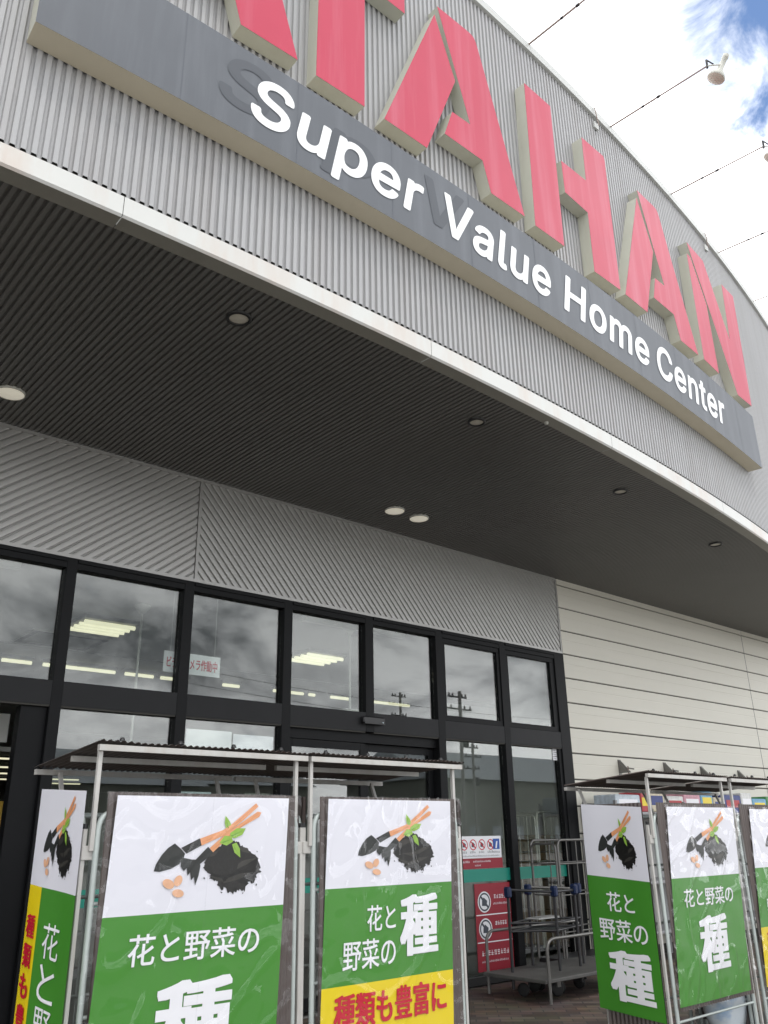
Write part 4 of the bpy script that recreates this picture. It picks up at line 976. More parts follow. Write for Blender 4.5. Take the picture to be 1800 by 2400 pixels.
# wall brackets on the siding
for k, (x, z) in enumerate(((11.196, 2.474), (12.42, 2.485), (13.522, 2.467), (14.767, 2.448))):
    if k == 0:
        t = thing('wall_bracket', '', 'bracket', (0, 0, 0), 0, 'small metal brackets in a row on the beige wall')
        mb = MB(); mb.box((-0.035, -0.006, -0.13), (0.035, 0.004, 0.13), M['zinc']); mb.build('plate', t)
        mb = MB()
        mb.raw([(-0.03, -0.006, 0.12), (0.03, -0.006, 0.12), (0.03, -0.17, -0.06), (-0.03, -0.17, -0.06), (-0.03, -0.006, -0.06), (0.03, -0.006, -0.06)], [(0, 3, 4), (1, 5, 2), (0, 1, 2, 3), (3, 2, 5, 4)], M['zinc'])
        mb.tube([(0, -0.14, -0.10), (0, -0.14, 0.03)], 0.012, M['rust'], 6); mb.tube([(-0.02, -0.16, 0.0), (0.07, -0.19, -0.01)], 0.01, M['zinc'], 6)
        mb.build('arm', t); bproto = t
    else: t = copy_tree(bproto)
    t.location = (x, WALL - 0.006, z); t['label'] = 'small grey metal bracket on the beige wall, %s from the left' % places[k]

# ------------------------------------------------------------------ roll cage trolleys with brown roofs and seed banners
def corr_sheet(w_, h_, m, pitch=0.032, amp=0.005, horizontal=False):
    """corrugated sheet in local x (width) and z (height), waves across x"""
    vs, fs = [], []
    n_ = int(w_ / (pitch / 6))
    for i in range(n_ + 1):
        x = w_ * i / n_
        y = amp * math.sin(2 * math.pi * x / pitch)
        vs += [(x, y, 0), (x, y, h_)]
    fs = [(2 * i, 2 * i + 2, 2 * i + 3, 2 * i + 1) for i in range(n_)]
    return vs, fs
def gate(mb, a, b, z0, z1, m, r=0.0135, rungs=(0.45, 0.95, 1.35), bars_n=0):
    """inverted U tube between base points a and b, with rungs"""
    a, b = Vector(a), Vector(b)
    up_ = Vector((0, 0, 1))
    mb.tube(bend([a + up_ * z0, a + up_ * z1, b + up_ * z1, b + up_ * z0], 0.075, 6), r, m, 8)
    for z in rungs: mb.tube([a + up_ * z, b + up_ * z], r * 0.62, m, 6)
    for k in range(bars_n):
        p = a + (b - a) * (k + 1) / (bars_n + 1)
        mb.tube([p + up_ * z0, p + up_ * z1], r * 0.5, m, 6)
CW, CD = 1.04, 0.50
def cart(x, y, label, group='roll cage trolleys with brown corrugated roofs'):
    t = thing('roll_cage', label, 'trolley', (x, y, 0), 0, group)
    mb = MB()
    gate(mb, (0.035, -0.005, 0), (CW - 0.005, -0.005, 0), 0.22, 1.70, M['tubepaint'])
    mb.build('front_gate', t)
    mb = MB(); gate(mb, (-0.005, 0.06, 0), (-0.005, CD - 0.04, 0), 0.22, 1.70, M['tubepaint'], bars_n=3); mb.build('side_gate', t)
    mb = MB(); gate(mb, (CW + 0.05, 0.06, 0), (CW + 0.05, CD - 0.04, 0), 0.22, 1.70, M['tubepaint'], bars_n=3); mb.build('side_gate', t)
    mb = MB(); gate(mb, (0.035, CD + 0.005, 0), (CW - 0.005, CD + 0.005, 0), 0.22, 1.70, M['tubepaint'], bars_n=4); mb.build('rear_gate', t)
    for (px, py) in ((-0.012, 0.015), (CW + 0.042, 0.015), (-0.012, CD - 0.015), (CW + 0.042, CD - 0.015)):
        mb = MB()
        mb.box((px - 0.009, py - 0.009, 0.2), (px + 0.009, py + 0.009, 1.635), M['whitepost'], 0.002)
        po = mb.build('corner_post', t)
        mb = MB(); mb.tube([(px, py, 1.6352), (px, py, 1.655)], 0.011, M['dark'], 8); mb.build('cap', po)
        mb = MB(); mb.box((px - 0.011, py - 0.016, 1.515), (px + (0.045 if px < 0.5 else -0.055), py - 0.0092, 1.57), M['whitepost'], 0.002); mb.build('clip', po)
    mb = MB(); mb.box((-0.02, 0, 0.17), (CW + 0.055, CD, 0.21), M['zinc'], 0.006); mb.build('deck', t)
    for (px, py) in ((0.08, 0.08), (CW - 0.05, 0.08), (0.08, CD - 0.08), (CW - 0.05, CD - 0.08)):
        mb = MB(); mb.lathe([(0.0, -0.018), (0.055, -0.018), (0.062, -0.01), (0.062, 0.01), (0.055, 0.018), (0.0, 0.018)], (px, py, 0.063), (1, 0, 0), M['rubber'], 16)
        mb.box((px - 0.026, py - 0.03, 0.10), (px + 0.026, py + 0.03, 0.169), M['zinc']); mb.build('caster', t)
    # sheets on the front and both sides
    mb = MB()
    vs, fs = corr_sheet(0.955, 1.27, M['brown'])
    mb.raw([(v[0] + 0.055 - 0.0, v[1] - 0.028, v[2] + 0.51) for v in vs], fs, M['brown'], True)
    mb.build('front_sheet', t)
    for px, nm in ((-0.030, 'side_sheet'), (CW + 0.082, 'side_sheet')):
        mb = MB()
        vs, fs = corr_sheet(CD - 0.06, 1.50, M['brown'])
        mb.raw([(px + v[1], v[0] + 0.03, v[2] + 0.28) for v in vs], fs, M['brown'], True)
        mb.build(nm, t)
    # sloping roof
    rb = MB()
    w0, w1, yf, yr, zf, zr = -0.01, 1.105, -0.035, 0.70, 1.985, 1.925
    n_ = int((w1 - w0) / 0.0055)
    vs = []
    rr = random.Random(int(x * 10))
    for i in range(n_ + 1):
        xx = w0 + (w1 - w0) * i / n_
        dz = 0.0048 * math.sin(2 * math.pi * xx / 0.032) + 0.006 * noise.noise(Vector((xx * 5, x, 0)))
        vs += [(xx, yf, zf + dz), (xx, yr, zr + dz)]
    rb.raw(vs, [(2 * i, 2 * i + 2, 2 * i + 3, 2 * i + 1) for i in range(n_)], M['brown'], True)
    for q in (0.1, 0.38, 0.66, 0.93):
        rb.lathe([(0.0, 0.016), (0.008, 0.014), (0.014, 0.0)], (q, yf + 0.02, zf + 0.006), (0, 0, 1), M['dark'], 8)
    ro = rb.build('roof', t)
    for (yy, zz, x0_, x1_) in ((yf + 0.012, zf - 0.027, -0.005, 1.085), (0.32, 1.938, 0.02, 1.06), (yr - 0.015, zr - 0.022, -0.005, 1.085)):
        mb = MB(); mb.tube([(x0_, yy, zz), (x1_, yy, zz)], 0.0125, M['whitepost'], square=True); mb.build('roof_bar', t)
    for px in (0.012, CW - 0.01):
        mb = MB(); mb.tube([(px, -0.005, 1.55), (px, -0.005, zf - 0.038)], 0.0088, M['whitepost'], square=True); mb.build('roof_post', t)
    for px in (0.10, CW - 0.08):
        mb = MB(); mb.tube([(px, CD + 0.01, 1.60), (px, yr - 0.06, zr - 0.025)], 0.0085, M['whitepost'], square=True); mb.build('roof_post', t)
    return t
ca = cart(1.535, 3.6, 'roll cage trolley in the left pair, nearest the camera')
cb = cart(2.645, 3.6, 'roll cage trolley in the left pair, right-hand one beside the open gap')
cc = cart(5.44, 3.45, 'roll cage trolley in the right pair, with a banner on its side too')
cd = cart(6.60, 3.45, 'roll cage trolley in the right pair, cut by the right edge of the picture')

# artwork of the banners, as polygons in (u, v): u across, v down from the top of the white panel
def q2uv(pts):
    r = []
    for (px, py) in pts:
        t_ = (py - 862) / (1535 - 862)
        l = 635 + (550 - 635) * t_; rr_ = 1585 + (1555 - 1585) * t_
        u = (px - l) / (rr_ - l)
        top = 862 + 18 * u; bot = 1535 - 70 * u
        r.append((u, (py - top) / (bot - top)))
    return r
def ell(cx, cy, a, b, rot):
    return [(cx + a * math.cos(t) * math.cos(rot) - b * math.sin(t) * math.sin(rot), cy + a * math.cos(t) * math.sin(rot) + b * math.sin(t) * math.cos(rot)) for t in [k * math.pi / 8 for k in range(16)]]
rs = random.Random(3)
def jag(a):
    low_side = 1.0 if 0.1 < a < 2.9 else 0.55
    return low_side * (rs.uniform(-9, 9) + 7 * math.sin(13 * a) + 4 * math.sin(29 * a + 1))
soil = []
for k in range(150):
    a = 2 * math.pi * k / 150
    base = 152 + 10 * math.sin(2 * a + 0.6) - 16 * max(0, math.cos(a - 3.9)) + 10 * math.cos(4 * a)
    soil.append((1240 + (base + jag(a)) * math.cos(a), 1256 + (base * 0.93 + jag(a)) * math.sin(a)))
ART = [
    ('art_dark', [(922, 1135), (955, 1165), (977, 1192), (970, 1215), (945, 1250), (900, 1275), (840, 1292), (808, 1288), (820, 1250), (850, 1200), (885, 1160)]),
    ('art_dark', [(956, 1160), (1060, 1106), (1070, 1146), (985, 1192)]),
    ('art_soil', soil),
    ('art_soil2', [(1110, 1200), (1180, 1165), (1260, 1175), (1200, 1195), (1130, 1230)]), ('art_soil2', [(1150, 1270), (1240, 1260), (1320, 1225), (1390, 1215), (1330, 1250), (1240, 1290)]),
    ('art_soil2', [(1110, 1310), (1200, 1330), (1290, 1300), (1370, 1290), (1290, 1330), (1190, 1355)]), ('art_soil2', [(1270, 1150), (1330, 1160), (1350, 1190), (1300, 1180)]),
    ('art_soil', [(1385, 1175), (1392, 1178), (1389, 1186)]), ('art_soil', [(1175, 1398), (1190, 1402), (1182, 1407)]), ('art_soil', [(1300, 1404), (1312, 1402), (1306, 1410)]), ('art_soil', [(1384, 1352), (1392, 1362), (1382, 1366)]), ('art_soil', [(1082, 1318), (1090, 1330), (1080, 1330)]),
    ('art_wood', [(1115, 1160), (1200, 1085), (1390, 955), (1412, 960), (1400, 985), (1262, 1062), (1130, 1187)]),
    ('art_wood2', [(1125, 1175), (1210, 1098), (1395, 968), (1212, 1106)]),
    ('art_dark', [(1105, 1153), (1135, 1187), (1056, 1252), (1034, 1226)]),
    ('art_dark', [(958, 1212), (1012, 1224), (1048, 1225), (1062, 1258), (1052, 1310), (1032, 1366), (1026, 1318), (1010, 1337), (1004, 1294), (990, 1312), (986, 1270), (970, 1287), (952, 1262), (953, 1232)]),
    ('art_wood', [(1060, 1108), (1190, 1060), (1245, 1022), (1380, 908), (1394, 926), (1305, 1005), (1200, 1088), (1068, 1147)]),
    ('art_wood2', [(1066, 1132), (1195, 1072), (1385, 918), (1200, 1082)]),
    ('art_leaf', [(1203, 978), (1228, 1012), (1237, 1038), (1228, 1062), (1206, 1056), (1198, 1020)]), ('art_leaf', [(1228, 1078), (1268, 1050), (1320, 1050), (1300, 1086), (1258, 1106), (1232, 1102)]),
    ('art_leaf', [(1168, 1132), (1198, 1092), (1235, 1094), (1247, 1124), (1210, 1147)]), ('art_leaf', [(1240, 1140), (1266, 1130), (1286, 1165), (1289, 1213), (1255, 1186)]),
    ('art_leaf2', [(1205, 1000), (1222, 1050), (1216, 1052)]), ('art_leaf2', [(1234, 1092), (1306, 1060), (1240, 1096)]), ('art_leaf2', [(1180, 1128), (1240, 1110), (1190, 1132)]), ('art_leaf2', [(1250, 1146), (1284, 1205), (1252, 1154)]),
    ('art_seed', ell(885, 1357, 33, 25, 0.5)), ('art_seed', ell(938, 1340, 32, 21, -1.1)), ('art_seed', ell(937, 1407, 32, 22, 0.1)),
]
ART = [(m, q2uv(p)) for m, p in ART]

def banner(kind, origin, axis_u, wid, hgt, white_v, label, yellow_v=None, shear=(0.0, 0.0), sleeve=True, wseed=0):
    """origin = top left corner in the world; axis_u = unit vector across; hangs down z"""
    o0 = Vector(origin); au = Vector(axis_u); nrm = au.cross(Vector((0, 0, 1)))   # towards the viewer
    t = thing('banner', label, 'banner', o0 + au * wid / 2 - Vector((0, 0, hgt)), 0, 'seed banners on the roll cages')
    t0 = Vector(t.location)
    def fn(u, v, lift=0.0):
        p = o0 + au * (u * wid + shear[0] * v) + Vector((0, 0, -v * hgt)) + nrm * (lift + 0.004 * math.sin(2.2 * u * math.pi + wseed) * math.sin(3.0 * v + wseed) + shear[1] * v)
        return p - t0
    def grid(mb, u0, u1, v0, v1, m, lift=0.0, nu=14, nv=20):
        vs = [fn(u0 + (u1 - u0) * i / nu, v0 + (v1 - v0) * j / nv, lift) for j in range(nv + 1) for i in range(nu + 1)]
        fs = [(j * (nu + 1) + i, (j + 1) * (nu + 1) + i, (j + 1) * (nu + 1) + i + 1, j * (nu + 1) + i + 1) for j in range(nv) for i in range(nu)]
        mb.raw(vs, fs, m, True)
    mb = MB()
    if kind == 'side_yellow':
        grid(mb, 0, 1, 0, white_v, M['paper']); grid(mb, 0, 0.29, white_v, 1, M['yellow']); grid(mb, 0.29, 1, white_v, 1, M['green'])
    else:
        grid(mb, 0, 1, 0, white_v, M['paper']); grid(mb, 0, 1, white_v, yellow_v or 1, M['green'])
        if yellow_v: grid(mb, 0, 1, yellow_v, 1, M['yellow'])
    mb.build('sheet', t)
    mb = MB()
    for k, (m, pts) in enumerate(ART):
        mb.face([fn(u, v * white_v, 0.002 + 0.00012 * k) for u, v in pts], M[m])
    mb.build('picture', t)
    mb = MB()
    def tx(s, u0, u1, v0, v1, m='ink_white', heavy=None):
        # fn takes v downwards; put_text's second axis runs upwards
        put_text(mb, s, (u0, u1, -v1, -v0), lambda a, b, l=0.0: fn(a, -b, 0.0035 + l), M[m], 0.0, heavy)
    if kind == 'line':
        tx('花と野菜の', 0.145, 0.86, white_v + 0.058, white_v + 0.152, 'ink_white', (0.010, 0.008))
        tx('種', 0.31, 0.73, 0.583, 0.865, 'ink_white', (0.044, 0.02))
    elif kind == 'block':
        tx('花と', 0.305, 0.525, 0.405, 0.50, 'ink_white', (0.009, 0.007)); tx('野菜の', 0.135, 0.525, 0.525, 0.63, 'ink_white', (0.009, 0.007))
        tx('種', 0.56, 0.875, 0.375, 0.605, 'ink_white', (0.044, 0.02))
        tx('種類も豊富に', 0.085, 0.94, 0.705, 0.825, 'ink_red', (0.03, 0.018))
    elif kind == 'stack':
        tx('花と', 0.29, 0.72, 0.435, 0.53, 'ink_white', (0.009, 0.007)); tx('野菜の', 0.13, 0.88, 0.565, 0.67, 'ink_white', (0.009, 0.007))
        tx('種', 0.22, 0.89, 0.71, 0.945, 'ink_white', (0.044, 0.02))
    elif kind == 'side_yellow':
        v = white_v + 0.10
        for ch in '花と野菜の': 
            tx(ch, 0.44, 0.76, v, v + 0.105); v += 0.122
        v = white_v + 0.09
        for ch in '種類も豊富に':
            tx(ch, 0.05, 0.25, v, v + 0.072, 'ink_red', (0.03, 0.018)); v += 0.09
    mb.build('lettering', t)
    if sleeve:
        mb = MB()
        mu, nu, nv = 0.055 / wid, 100, 130
        vs = []
        for j in range(nv + 1):
            for i in range(nu + 1):
                u = -mu + (1 + 2 * mu) * i / nu; v = -0.012 + 1.03 * j / nv
                inside = max(0.0, min(1.0, min(u, 1 - u) / 0.04 + 0.6))
                P = Vector((u * 2.6 + v * 1.3 + wseed * 3.7, v * 4.6 - u * 1.0, wseed))
                a = noise.noise(P) + 0.6 * noise.noise(P * 2.6 + Vector((3, 1, 0)))
                Q = Vector((u * 2.1 + v * 0.9 + wseed * 1.9, v * 2.4 + u * 0.6, wseed * 2.0))
                cz = max(0.0, 1 - abs(noise.noise(Q) - 0.08) * 9) ** 2 + 0.7 * max(0.0, 1 - abs(noise.noise(Q * 1.7 + Vector((5, 2, 0)))) * 7) ** 2
                a += 1.25 * cz
                e_ = 1.0 if 0 <= u <= 1 else 2.0
                vs.append(fn(u, v, 0.020 + 0.0105 * a + (0.011 * noise.noise(P * 6) if e_ > 1 else 0.0012 * noise.noise(P * 6))))
        fs = [(j * (nu + 1) + i, (j + 1) * (nu + 1) + i, (j + 1) * (nu + 1) + i + 1, j * (nu + 1) + i + 1) for j in range(nv) for i in range(nu)]
        mb.raw(vs, fs, M['sleeve'], True)
        # welded seam down the middle
        mb.raw([fn(0.5, v, 0.046) for v in (0, 1)] + [fn(0.504, v, 0.046) for v in (0, 1)], [(0, 2, 3, 1)], M['sleeve'])
        mb.build('sleeve', t)
    return t
X1 = Vector((1, 0, 0)); SD = Vector((0, -1, 0))
banner('line', (1.625, 3.558, 1.766), X1, 0.874, 1.24, 0.376, 'seed banner with one line of white text, on the front of the nearest trolley', shear=(-0.05, 0.0), wseed=1)
banner('block', (2.742, 3.558, 1.768), X1, 0.868, 1.24, 0.335, 'seed banner with a yellow lower band, on the trolley beside the open gap', 0.678, shear=(-0.045, 0.0), wseed=2.3)
banner('side_yellow', (1.488, 4.055, 1.812), Vector((0, -1, -0.062)), 0.50, 1.24, 0.318, 'narrow seed banner with a yellow left border, on the side of the nearest trolley', shear=(0.0, 0.0), sleeve=False, wseed=3)
banner('stack', (5.392, 3.975, 1.787), Vector((0, -1, -0.075)), 0.50, 1.30, 0.365, 'seed banner with stacked text, hung on the side of a right-pair trolley', shear=(0.0, 0.0), sleeve=False, wseed=4)
banner('line', (5.60, 3.408, 1.752), X1, 0.93, 1.215, 0.38, 'seed banner with one line of white text, on the front of a right-pair trolley', shear=(-0.13, 0.0), wseed=5.2)
banner('block', (6.79, 3.408, 1.745), X1, 0.868, 1.215, 0.35, 'seed banner with a yellow lower band, cut by the right picture edge', 0.685, shear=(-0.16, 0.0), wseed=6.1)

# soil bag on the deck of the cut trolley
mb = MB()
vs, fs = [], []
nu, nv = 20, 16
for j in range(nv + 1):
    for i in range(nu):
        a = 2 * math.pi * i / nu; h_ = j / nv
        r = (math.sin(math.pi * min(1, max(0, h_ * 0.92 + 0.04))) ** 0.45)
        k = 1 + 0.09 * noise.noise(Vector((math.cos(a) * 2, math.sin(a) * 2, h_ * 4)))
        vs.append((0.20 * r * k * math.cos(a), 0.13 * r * k * math.sin(a), h_ * 0.42))
for j in range(nv):
    for i in range(nu):
        a, b = j * nu + i, j * nu + (i + 1) % nu
        fs.append((a, b, b + nu, a + nu))
mb.raw(vs, fs, M['bagblue'], True)
o = mb.build('soil_bag'); o.location = (6.46, 3.66, 0.213)
tag(o, 'blue and white plastic bag standing in a trolley under a seed banner', 'bag')

# ------------------------------------------------------------------ flat trolley, tiered trolley and empty cage by the window
t = thing('flat_trolley', 'long low flat trolley with grey deck and bent pipe rails on the brick paving', 'trolley', (7.45, 6.07, 0))
mb = MB(); mb.box((-0.02, 0.03, 0.20), (1.75, 0.87, 0.235), M['board_wood'], 0.006); mb.build('deck', t)
mb = MB()
mb.tube(bend([(0, 0, 0.03), (0, 0, 0.60), (1.7, 0, 0.60), (1.7, 0, 0.16)], 0.12, 7), 0.0165, M['zinc'], 10); mb.build('rail', t)
mb = MB()
mb.tube(bend([(0.05, 0.86, 0.03), (0.05, 0.86, 0.62), (1.7, 0.86, 0.62), (1.7, 0.86, 0.16)], 0.12, 7), 0.0165, M['zinc'], 10); mb.build('rail', t)
for (px, py) in ((0.55, 0.35), (0.6, 0.7), (1.5, 0.12), (1.5, 0.78)):
    mb = MB(); mb.lathe([(0.0, -0.02), (0.06, -0.02), (0.075, -0.01), (0.075, 0.01), (0.06, 0.02), (0.0, 0.02)], (px, py, 0.075), (0.3, 1, 0), M['rubber'], 16); mb.box((px - 0.03, py - 0.03, 0.09), (px + 0.03, py + 0.03, 0.199), M['zinc']); mb.build('caster', t)
t = thing('tiered_trolley', 'two tier shop trolley with dark posts and blue plastic handle corners', 'trolley', (8.05, 6.45, 0))
for (px, py) in ((-0.42, 0.25), (0.0, -0.05), (0.42, 0.0), (0.62, 0.10), (0.12, 0.42)):
    mb = MB(); mb.tube([(px, py, 0.08), (px, py, 0.98)], 0.016, M['steel_dark'], 8); mb.build('post', t)
    mb = MB(); mb.box((px - 0.032, py - 0.04, 0.95), (px + 0.032, py + 0.04, 1.06), M['navy'], 0.015); mb.build('corner_cap', t)
mb = MB()
mb.tube([(-0.42, 0.25, 1.03), (0.0, -0.05, 1.0)], 0.014, M['steel_dark'], 8); mb.tube([(0.0, -0.05, 1.0), (0.42, 0.0, 1.0)], 0.014, M['steel_dark'], 8); mb.tube([(0.12, 0.42, 1.03), (0.62, 0.10, 1.0)], 0.014, M['zinc'], 8)
mb.build('handle', t)
mb = MB()
for z in (0.62, 0.70):
    mb.tube([(-0.42, 0.25, z), (0.0, -0.05, z)], 0.011, M['steel_dark'], 6); mb.tube([(0.0, -0.05, z), (0.62, 0.10, z)], 0.011, M['steel_dark'], 6); mb.tube([(-0.42, 0.25, z), (0.12, 0.42, z)], 0.011, M['steel_dark'], 6); mb.tube([(0.12, 0.42, z), (0.62, 0.10, z)], 0.011, M['steel_dark'], 6)
mb.face([(-0.42, 0.25, 0.615), (0.0, -0.05, 0.615), (0.62, 0.10, 0.615), (0.12, 0.42, 0.615)], M['steel_dark'])
mb.build('basket', t)
mb = MB(); mb.raw([(-0.42, 0.25, 0.16), (0.0, -0.05, 0.16), (0.62, 0.10, 0.16), (0.12, 0.42, 0.16), (-0.42, 0.25, 0.19), (0.0, -0.05, 0.19), (0.62, 0.10, 0.19), (0.12, 0.42, 0.19)], [(0, 3, 2, 1), (4, 5, 6, 7), (0, 1, 5, 4), (1, 2, 6, 5), (2, 3, 7, 6), (3, 0, 4, 7)], M['steel_dark']); mb.build('shelf', t)
for (px, py) in ((-0.3, 0.22), (0.05, 0.02), (0.5, 0.1), (0.12, 0.34)):
    mb = MB(); mb.lathe([(0.0, -0.016), (0.05, -0.016), (0.065, -0.01), (0.065, 0.01), (0.05, 0.016), (0.0, 0.016)], (px, py, 0.066), (1, 0.3, 0), M['rubber'], 14); mb.build('caster', t)
mb = MB(); mb.box((-0.10, -0.02, 0), (0.26, 0.16, 0.010), M['int_white']); mb.box((-0.05, -0.01, 0.0101), (0.28, 0.13, 0.018), M['int_wall'])
o = mb.build('leaflet_stack'); o.location = (8.1, 6.62, 0.717); tag(o, 'loose stack of white leaflets lying in the tiered trolley', 'leaflets')

def cage(x, y, w_, d_, h_, label, m, nb, z0=0.2):
    t = thing('roll_cage', label, 'trolley', (x, y, 0))
    mb = MB(); gate(mb, (0, 0, 0), (w_, 0, 0), z0, h_, m, 0.014, (0.5, 0.9, 1.25), nb); mb.build('front_gate', t)
    mb = MB(); gate(mb, (0, d_, 0), (w_, d_, 0), z0, h_, m, 0.014, (0.5, 0.9, 1.25), nb); mb.build('rear_gate', t)
    for px in (-0.02, w_ + 0.02):
        mb = MB(); gate(mb, (px, 0.02, 0), (px, d_ - 0.02, 0), z0, h_ - 0.04, m, 0.014, (0.5, 0.9, 1.25), nb - 2); mb.build('side_gate', t)
    mb = MB(); mb.box((0, 0, 0.16), (w_, d_, z0 + 0.01), M['steel_dark'], 0.005); mb.build('deck', t)
    for (px, py) in ((0.08, 0.08), (w_ - 0.08, 0.08), (0.08, d_ - 0.08), (w_ - 0.08, d_ - 0.08)):
        mb = MB(); mb.lathe([(0.0, -0.02), (0.06, -0.02), (0.07, 0.0), (0.06, 0.02), (0.0, 0.02)], (px, py, 0.072), (1, 0, 0), M['rubber'], 14); mb.box((px - 0.03, py - 0.03, 0.1), (px + 0.03, py + 0.03, 0.16), M['zinc']); mb.build('caster', t)
    return t
M['palezinc'] = mat('pale_zinc_tube', (0.55, 0.53, 0.47), 0.35, 0.3, var=0.2, vscale=(9, 9, 9))
cage(9.75, 7.95, 0.92, 0.62, 1.88, 'tall pale tube cage holding cardboard boxes behind the last lower pane', M['palezinc'], 5)
for k, (dx, z, wd, h_, m, lab) in enumerate(((0.06, 0.22, 0.8, 0.42, 'card', 'bottom'), (0.08, 0.65, 0.74, 0.36, 'card2', 'second'), (0.1, 1.02, 0.7, 0.34, 'card', 'third'), (0.08, 1.37, 0.6, 0.22, 'card2', 'topmost'))):
    t = thing('cardboard_box', 'cardboard box in the tall cage behind the glass, %s of the stack' % lab, 'box', (9.75 + dx, 8.01, z), 0, 'boxes in the cage behind the glass')
    mb = MB(); mb.box((0, 0, 0.0), (wd, 0.48, h_ - 0.005), M[m], 0.006); mb.build('carton', t)
    mb = MB(); mb.box((0.0 + wd * 0.45, -0.0015, 0.02), (wd * 0.55, 0.0, h_ - 0.02), M['notice']); mb.build('tape', t)
cage(8.92, 6.98, 1.08, 0.42, 1.52, 'empty grey tube cage standing outside before the window frame and beige wall', M['zinc'], 2)

# shelf of packaged goods before the beige wall
t = thing('display_rack', 'steel rack of packaged goods standing before the beige wall', 'rack', (10.12, 6.9, 0))
RW = 5.2
for px in (0.0, 1.7, 3.4, RW):
    mb = MB(); mb.box((px, 0.0, 0), (px + 0.04, 0.04, 2.0), M['steel_shelf']); mb.box((px, 0.5, 0), (px + 0.04, 0.54, 2.0), M['steel_shelf']); mb.build('post', t)
for z in (0.35, 0.95, 1.82):
    mb = MB(); mb.box((-0.01, -0.01, z), (RW + 0.05, 0.55, z + 0.035), M['steel_shelf']); mb.build('shelf', t)
mb = MB(); mb.box((0, 0.52, 0.3), (RW, 0.538, 1.98), M['int_wall']); mb.build('back_panel', t)
cols = {'box_pale': (0.55, 0.62, 0.68), 'box_red': (0.45, 0.03, 0.04), 'box_cream': (0.62, 0.55, 0.40), 'box_navy': (0.02, 0.04, 0.20), 'box_green': (0.08, 0.28, 0.08), 'box_sky': (0.16, 0.40, 0.60), 'box_pink': (0.60, 0.30, 0.36), 'box_white': (0.7, 0.7, 0.68)}
for k, v in cols.items(): M[k] = mat(k, v, 0.45, var=0.6, vscale=(13, 13, 13))
goods = [('box_pale', 0.50, 'pale blue and white'), ('box_red', 0.16, 'slim bright red'), ('box_cream', 0.34, 'cream and grey'), ('box_white', 0.42, 'white speckled'), ('box_pink', 0.40, 'pink and white'), ('box_sky', 0.30, 'sky blue'), ('box_cream', 0.26, 'small cream'), ('box_navy', 0.46, 'deep navy'), ('box_white', 0.3, 'plain white'), ('box_sky', 0.4, 'wide sky blue'), ('box_green', 0.26, 'leaf green')]
x = 10.18
for k, (m, wd, lab) in enumerate(goods):
    wd *= 1.15; hh = 0.22 + 0.04 * ((k * 7) % 3)
    tt = thing('goods_pack', lab + ' goods pack on the top shelf of the steel rack', 'pack', (x, 6.93, 1.857), 0, 'packs on the rack')
    mb = MB(); mb.box((0, 0, 0), (wd, 0.36, hh), M[m], 0.012); mb.build('carton', tt)
    mb = MB(); mb.box((wd * 0.12, -0.002, hh * 0.3), (wd * 0.88, -0.0003, hh * 0.72), M[('ink_white', 'yellow', 'box_navy', 'box_red')[k % 4]]); mb.build('printed_panel', tt)
    x += wd + 0.02

# things in and beside the open doorway at the left
t = thing('price_board', 'mustard yellow price board deep inside the open doorway', 'price board', (3.0, 10.0, 0))
mb = MB(); mb.box((-0.4, 0, 1.55), (0.32, 0.02, 2.02), M['yellow_card']); mb.build('board', t)
mb = MB(); mb.tube([(0, 0.03, 0.02), (0, 0.03, 1.6)], 0.015, M['steel_dark'], 6); mb.build('stand', t)
t = thing('small_sign', 'small red framed sign on a post inside the open doorway', 'sign', (2.72, 8.6, 0))
mb = MB(); mb.box((-0.14, 0, 1.44), (0.06, 0.015, 1.68), M['red']); mb.build('plate', t)
mb = MB(); bars(mb, -0.11, 0.03, 1.58, 0.05, -0.002, 'ink_white', 51); bars(mb, -0.11, 0.03, 1.49, 0.05, -0.002, 'ink_white', 52); mb.build('small_print', t)
mb = MB(); mb.tube([(-0.04, 0.02, 0.02), (-0.04, 0.02, 1.45)], 0.012, M['zinc'], 6); mb.build('stand', t)
mb = MB(); mb.box((1.7, 8.15, 2.44), (2.62, 8.19, 2.69), M['int_white']); mb.box((1.6, 8.14, 2.36), (2.72, 8.2, 2.40), M['zinc'])
tag(mb.build('blind_box'), 'white shutter box seen at the top of the open doorway', 'shutter box')
def gondola(x, y, label, seed):
    t = thing('store_shelf', label, 'shelf', (x, y, 0), 0, 'store shelves inside')
    mb = MB(); mb.box((0, 0.28, 0.0), (2.4, 0.32, 1.8), M['int_wall']); mb.box((0, 0, 0.0), (2.4, 0.6, 0.12), M['steel_shelf']); mb.build('back_panel', t)
    rr = random.Random(seed)
    for z in (0.5, 0.9, 1.3):
        mb = MB(); mb.box((0, 0, z), (2.4, 0.279, z + 0.025), M['steel_shelf']); mb.build('shelf', t)
    return t
for k, (x, y) in enumerate(((3.2, 11.5), (6.6, 11.8), (9.6, 11.6))):
    gondola(x, y, 'grey store shelf inside, %s counted from the doorway' % places[k], k)

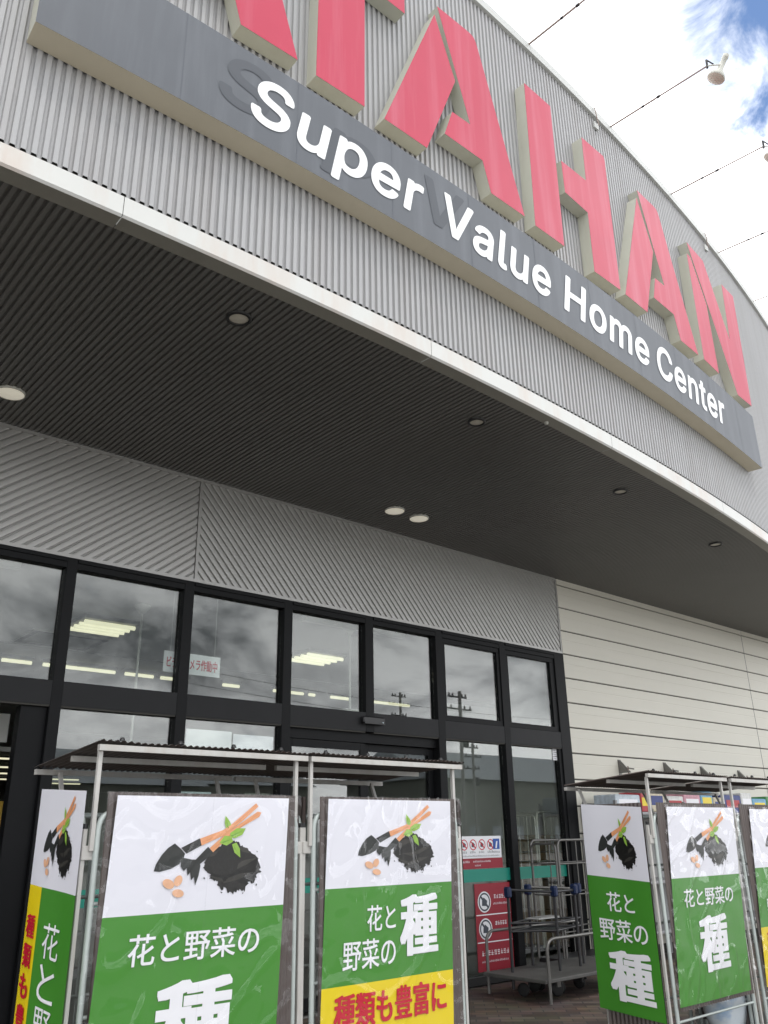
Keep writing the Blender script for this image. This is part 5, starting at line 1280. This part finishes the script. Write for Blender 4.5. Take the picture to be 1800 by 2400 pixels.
# ------------------------------------------------------------------ what the glass mirrors: the far side of the car park
def house(x0, x1, y0, y1, h_, ridge, label, m='opp'):
    t = thing('far_building', label, 'building', ((x0 + x1) / 2, (y0 + y1) / 2, 0), 0, 'buildings across the car park')
    ox, oy = t.location.x, t.location.y
    mb = MB(); mb.box((x0 - ox, y0 - oy, 0), (x1 - ox, y1 - oy, h_), M[m]); mb.build('wall', t)
    mb = MB()
    a, b, c, d = x0 - ox - 0.5, x1 - ox + 0.5, y0 - oy - 0.5, y1 - oy + 0.5
    mb.raw([(a, c, h_), (b, c, h_), (b, d, h_), (a, d, h_), (a, 0, ridge), (b, 0, ridge)], [(0, 1, 5, 4), (2, 3, 4, 5), (0, 4, 3), (1, 2, 5), (3, 2, 1, 0)], M['roofgrey']); mb.build('roof', t)
    k = 0
    xx = x0 + 1.2
    while xx < x1 - 2:
        mb = MB(); mb.box((xx - ox, y1 - oy, 1.0), (xx + 1.3 - ox, y1 - oy + 0.05, 2.4), M['roofgrey']); mb.build('window', t)
        xx += 3.0
house(14, 30, -50, -38, 5.0, 7.6, 'pale low building across the car park, opposite the doorway')
house(34, 48, -62, -50, 6.0, 8.6, 'pale gabled building across the car park, middle one')
house(54, 78, -52, -40, 6.4, 9.4, 'pale gabled building across the car park, far to the right')
def utility_pole(x, y, h_, label):
    t = thing('utility_pole', label, 'utility pole', (x, y, 0), 0, 'utility poles across the car park')
    mb = MB(); mb.tube([(0, 0, 0), (0, 0, h_)], 0.12, M['concrete'], 10); mb.build('shaft', t)
    mb = MB()
    for z, l in ((h_ - 0.4, 0.9), (h_ - 1.2, 1.3), (h_ - 2.2, 1.0)):
        mb.box((-l, -0.26, z), (l, -0.17, z + 0.1), M['steel_dark'])
        for q in (-l + 0.1, -l * 0.5, l * 0.5, l - 0.1): mb.lathe([(0.05, 0), (0.07, 0.1), (0.03, 0.2), (0.0, 0.22)], (q, -0.21, z + 0.1), (0, 0, 1), M['steel_dark'], 8)
    mb.build('crossarm', t)
    mb = MB(); mb.lathe([(0.0, 0), (0.22, 0), (0.22, 0.7), (0.0, 0.75)], (0.42, 0, h_ - 3.6), (0, 0, 1), M['steel_dark'], 12); mb.build('transformer', t)
utility_pole(42.2, -25.2, 10.8, 'tall concrete utility pole mirrored in the sash pane')
utility_pole(57.0, -38, 9.3, 'concrete utility pole mirrored in the lower pane beside the notice')
utility_pole(55.3, -45.5, 14.6, 'slim far utility pole mirrored in the fifth upper pane')
for (za, lab) in ((10.3, 'upper'), (9.5, 'lower')):
    mb = MB()
    pts = [(20 + 3.0 * k, -25.4, za - 0.8 * (1 - ((k - 7.4) / 7.4) ** 2)) for k in range(0, 16)]
    mb.tube(pts, 0.012, M['dark'], 5)
    tag(mb.build('power_line'), '%s sagging power line across the car park' % lab, 'power line', 'power lines')
